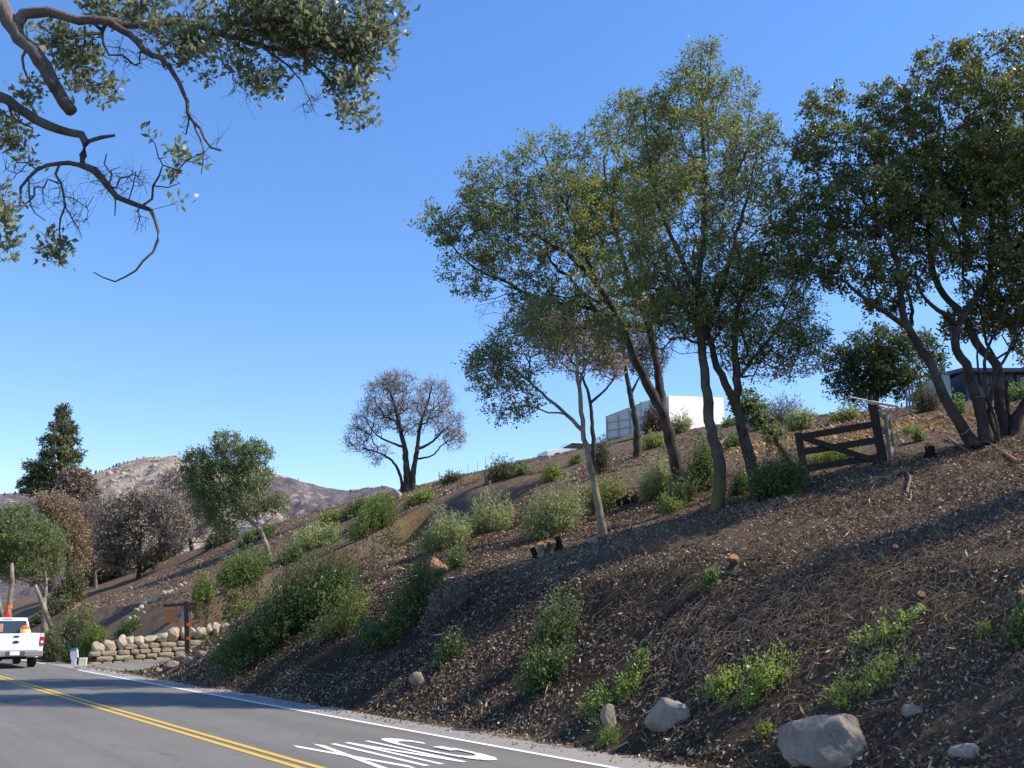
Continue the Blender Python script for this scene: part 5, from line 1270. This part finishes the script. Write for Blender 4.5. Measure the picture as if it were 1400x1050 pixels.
# ------------------------------------------------------------------ litter on the bank (uncountable)
def scatter(name, n, s0, s1, t0, t1, L, Wd, mat, label, cat, seed, mask=None, lift=.012, flat=.6, dens=None):
    r = R_(seed); s = r.uniform(s0, s1, n); t = r.uniform(t0, t1, n)
    k = vnoise(s / 1.3, t / .9, seed) + .6 * vnoise(s / .4, t / .4, seed + 1) + .3 * vnoise(s / 4.5, t / 3.0, seed + 2)
    keep = k > r.uniform(-.55, .38, n)
    if mask is not None: keep &= mask(s, t)
    s, t = s[keep], t[keep]; n = len(s)
    P = np.concatenate([s[:, None] * U + t[:, None] * V, (np.maximum(H(s, t), .002) + lift + r.random(n) * .02)[:, None]], 1)
    e1 = np.stack([*(U[:, None] * np.ones(n)), (H(s + .1, t) - H(s - .1, t)) / .2], 1); e2 = np.stack([*(V[:, None] * np.ones(n)), (H(s, t + .1) - H(s, t - .1)) / .2], 1)
    th = r.random(n) * 2 * math.pi; D = e1 * np.cos(th)[:, None] + e2 * np.sin(th)[:, None] + np.array([0, 0, 1]) * r.normal(0, flat, n)[:, None]
    D /= np.linalg.norm(D, axis=1)[:, None]
    N = np.cross(e1, e2); N /= np.linalg.norm(N, axis=1)[:, None]; N += r.normal(0, flat, N.shape); B = np.cross(D, N); B /= np.linalg.norm(B, axis=1)[:, None] + 1e-9
    sc_ = np.clip(np.hypot(s, t) / 26, 1, 1.6)
    l = (L * np.exp(r.normal(-.1, .5, n)) * sc_)[:, None]; w = (Wd * r.uniform(.6, 1.4, n) * sc_)[:, None]
    m = P + D * l * .5
    v = np.stack([P, m + B * w / 2 + N * w * .3, P + D * l, m - B * w / 2 + N * w * .1], 1).reshape(-1, 3)
    tn = np.clip(r.beta(1.1, 2.0, n) + .3 * vnoise(s / 2.0, t / 1.5, seed + 3), 0, .87); tn[r.random(n) < .085] = 1
    o = obj(name, mesh_k(name, v, np.arange(n * 4).reshape(n, 4), tn), M[mat])
    return tag(o, label, cat, None, 'stuff')


nd = lambda s, t: ~((s > 35.2) & (s < 43))
scatter('leaf_litter', 520000, 1, 36, 8.75, 22, .058, .027, 'litter', 'dry brown leaf litter and bark mulch covering the near bank', 'leaf litter', 90, nd)
scatter('leaf_litter', 110000, 8, 75, 14, 40, .075, .04, 'litter', 'scattered dry debris over the upper hillside', 'leaf litter', 91, nd)
scatter('stray_leaves', 2600, 2, 40, 8.2, 9.1, .05, .025, 'litter', 'stray dry leaves blown onto the pale shoulder', 'leaf litter', 97)


def chipmask(s, t):
    m = np.zeros(len(s), bool)
    for (x, y, a, b_) in CHIPS: m |= np.hypot((s - x) / a, (t - y) / b_) < 1.05
    return m


CHIPS = [(*stof(x, y), a, b_) for (x, y, a, b_) in ((1150, 597, 6, 2.0), (1230, 580, 5, 1.6), (1060, 612, 3.0, 1.4))]
scatter('wood_chips', 60000, 6, 34, 18, 36, .11, .05, 'chip', 'yellow wood chips spread on the bench behind the gate', 'wood chips', 92, chipmask)


def twigs(name, n, spots, label, seed, L=.5):
    r = R_(seed); Ps, Qs = [], []
    for (x, y, rs2, rt2, k) in spots:
        k = int(k * .75)
        s0, t0 = stof(x, y)
        s = s0 + r.normal(0, rs2, k); t = t0 + r.normal(0, rt2, k); P = np.concatenate([s[:, None] * U + t[:, None] * V, (H(s, t) + r.random(k) * .10)[:, None]], 1)
        th = r.normal(0, .7, k) + AR * 0 + (r.random(k) < .5) * math.pi; l = L * r.uniform(.4, 1.3, k)
        s2 = s + np.cos(th) * l * .4; t2 = t - np.sin(abs(th)) * l; Q = np.concatenate([s2[:, None] * U + t2[:, None] * V, (H(s2, t2) + r.random(k) * .16)[:, None]], 1)
        mid = (P + Q) / 2 + r.normal(0, .05, P.shape) + (0, 0, .05); Ps += [P, mid]; Qs += [mid, Q]
    v, f = tri_twigs(np.concatenate(Ps), np.concatenate(Qs), .005)
    return tag(obj(name, mesh_k(name, v, f), simple('grey_twig', (.17, .13, .095), .9, .1, 0, .5, 2)), label, 'twigs', None, 'stuff')


twigs('twig_litter', 0, [(1150, 800, .9, .7, 520), (1080, 830, .9, .6, 420), (1200, 765, .6, .5, 220), (1040, 850, 1.2, .8, 300), (1160, 850, 1.2, .6, 260), (1240, 830, 1.0, .8, 260), (900, 740, .8, .6, 260), (820, 790, 1.4, .6, 260), (940, 810, 1.5, 1.0, 260), (1300, 700, 1.6, 1.2, 300), (1180, 690, 1.2, .6, 220), (700, 800, 1.6, .6, 200), (980, 880, 1.0, .8, 240), (1330, 800, 1.4, 1.2, 300), (880, 690, .5, .4, 120)], 'grey dry twigs and cut brush lying in heaps over the bank', 95)

# ------------------------------------------------------------------ white pickup truck
p0 = st(0, 0); w0 = np.array([-17.58, 37.05]); s0, t0 = w0 @ U, w0 @ V
loc = st(s0, t0 - .76); e = empty('pickup_truck', loc, 'white pickup truck seen from behind, driving away in the lane', 'truck', None, AR)
WT = .93
mb = MB()
def arch(c, r_, n=10): return [(c + r_ * math.cos(a), .36 + r_ * math.sin(a)) for a in np.linspace(math.pi, 0, n)]
prof = [(-.25, .55)] + [(.42, .50)] + arch(.85, .42) + [(1.28, .42), (3.5, .42)] + arch(4.05, .42) + [(4.5, .45), (4.95, .48), (5.0, .95), (4.6, 1.08), (3.55, 1.16), (2.05, 1.16), (2.05, .78), (-.25, .78)]
mb.prism(prof, -WT, WT); mb.build('body', M['carwhite'], e, bevel=.02)
for s_ in (-1, 1):
    mb = MB(); mb.box((s_ * (WT - .05), .9, .985), (.1, 2.3, .47)); mb.box((s_ * (WT - .06), .9, 1.22), (.13, 2.32, .03)); mb.build('bed_side', M['carwhite'], e, bevel=.02)
mb = MB(); mb.box((0, -.24, .93), (1.58, .07, .60)); tg = mb.build('tailgate', M['carwhite'], e, bevel=.02)
mb = MB(); mb.box((0, -.29, 1.13), (.17, .02, .05)); mb.build('handle', M['navy'], tg, bevel=.006)
mb = MB(); mb.box((-.62, -.283, .93), (.22, .012, .035)); mb.build('lettering', M['chrome'], tg)
v, f = ICO[3]; mb = MB(); mb.add(v * (.105, .015, .045) + (0, -.285, .93), [tuple(q) for q in f]); em = mb.build('emblem', M['navy'], tg)
mb = MB(); k = 24
ring = [(.11 * math.cos(a), -.288, .93 + .05 * math.sin(a)) for a in np.linspace(0, 2 * math.pi, k, endpoint=False)]; ring2 = [(.10 * math.cos(a), -.297, .93 + .042 * math.sin(a)) for a in np.linspace(0, 2 * math.pi, k, endpoint=False)]
mb.add(ring + ring2, [(i, (i + 1) % k, (i + 1) % k + k, i + k) for i in range(k)]); mb.build('emblem_ring', M['chrome'], em)
for s_ in (-1, 1):
    mb = MB(); mb.box((s_ * .87, -.255, .965), (.15, .08, .30)); lp = mb.build('tail_light', M['red'], e, bevel=.015)
    mb = MB(); mb.box((s_ * .865, -.30, .925), (.085, .02, .085)); mb.build('reverse_lamp', M['white_plain'], lp)
mb = MB(); mb.box((0, -.36, .52), (1.84, .2, .19)); bp = mb.build('bumper', M['chrome'], e, bevel=.03)
mb = MB(); mb.box((0, -.47, .53), (.62, .012, .16)); mb.build('plate_recess', M['metal'], bp)
mb = MB(); mb.box((-.03, -.482, .545), (.32, .01, .15)); mb.build('licence_plate', M['white_plain'], bp)
# cab
mb = MB(); zb, zt_ = 1.14, 1.80
q = [(-.90, 2.05, zb), (.90, 2.05, zb), (.90, 3.75, zb), (-.90, 3.75, zb), (-.70, 2.18, zt_), (.70, 2.18, zt_), (.68, 3.15, zt_), (-.68, 3.15, zt_)]
mb.add(q, [(0, 3, 2, 1), (4, 5, 6, 7), (0, 1, 5, 4), (1, 2, 6, 5), (2, 3, 7, 6), (3, 0, 4, 7)]); cb = mb.build('cab', M['carwhite'], e, bevel=.05)
mb = MB(); mb.add([(-.78, 2.055, 1.21), (.78, 2.055, 1.21), (.66, 2.145, 1.68), (-.66, 2.145, 1.68)], [(0, 1, 2, 3)]); o = mb.build('rear_window', M['glass'], cb)
mb = MB()
for s_ in (-1, 1): mb.add([(s_ * .885, 2.25, 1.22), (s_ * .885, 3.5, 1.22), (s_ * .725, 3.05, 1.70), (s_ * .72, 2.32, 1.70)], [(0, 1, 2, 3)])
mb.build('side_window', M['glass'], cb)
mb = MB(); mb.add([(-.8, 3.72, 1.2), (.8, 3.72, 1.2), (.64, 3.22, 1.74), (-.64, 3.22, 1.74)], [(0, 1, 2, 3)]); mb.build('windscreen', M['glass'], cb)
mb = MB(); mb.box((0, 2.17, 1.745), (.34, .03, .03)); mb.build('brake_lamp', simple('dark_red', (.2, .03, .03), .3), cb)
mb = MB(); mb.box((-.28, 2.07, 1.42), (.30, .02, .30)); mb.build('seat_glimpse', simple('pinkish_seat', (.42, .20, .17), .6), cb, bevel=.008)
for y_ in (.85, 4.05):
    for s_ in (-1, 1):
        mb = MB(); mb.tube([(s_ * (WT - .26), y_, .36), (s_ * (WT - .24), y_, .36), (s_ * (WT - .05), y_, .36), (s_ * (WT - .02), y_, .36)], [.33, .36, .36, .33], 22); w = mb.build('wheel', M['black'], e)
        mb = MB(); mb.tube([(s_ * (WT - .03), y_, .36), (s_ * (WT + .005), y_, .36)], [.21, .19], 16); mb.build('rim', M['hub'], w)
mb = MB(); mb.box((0, 1.0, .42), (.9, 2.2, .2)); mb.tube([(-.4, -.2, .3), (-.4, .5, .35)], .035, 8); mb.build('underbody', M['black'], e)


def tolocal(x, y, z):
    c, s_ = math.cos(AR), math.sin(AR); return loc + np.array([x * c - y * s_, x * s_ + y * c, z])


b = tolocal(.6, 1.85, .79); e = empty('water_cooler', b, 'amber and white drink cooler standing in the truck bed', 'cooler', None, AR)
mb = MB(); mb.tube([(0, 0, 0), (0, 0, .1), (0, 0, .58), (0, 0, .60)], [.12, .15, .16, .15], 14); mb.build('barrel', simple('cooler_yellow', (.85, .55, .22), .5), e, True)
mb = MB(); mb.tube([(0, 0, .6), (0, 0, .66), (0, 0, .72)], [.165, .16, .08], 14); mb.build('lid', M['tape'], e, True)
b = tolocal(.05, 2.5, 1.80); e = empty('traffic_cone', b, 'orange traffic cone standing on the truck cab roof', 'traffic cone', None, AR)
mb = MB(); mb.box((0, 0, .015), (.3, .3, .03)); mb.build('base', M['conered'], e, bevel=.005)
mb = MB(); mb.tube([(0, 0, .03), (0, 0, .4)], [.10, .022], 14); mb.build('cone_body', M['conered'], e, True)
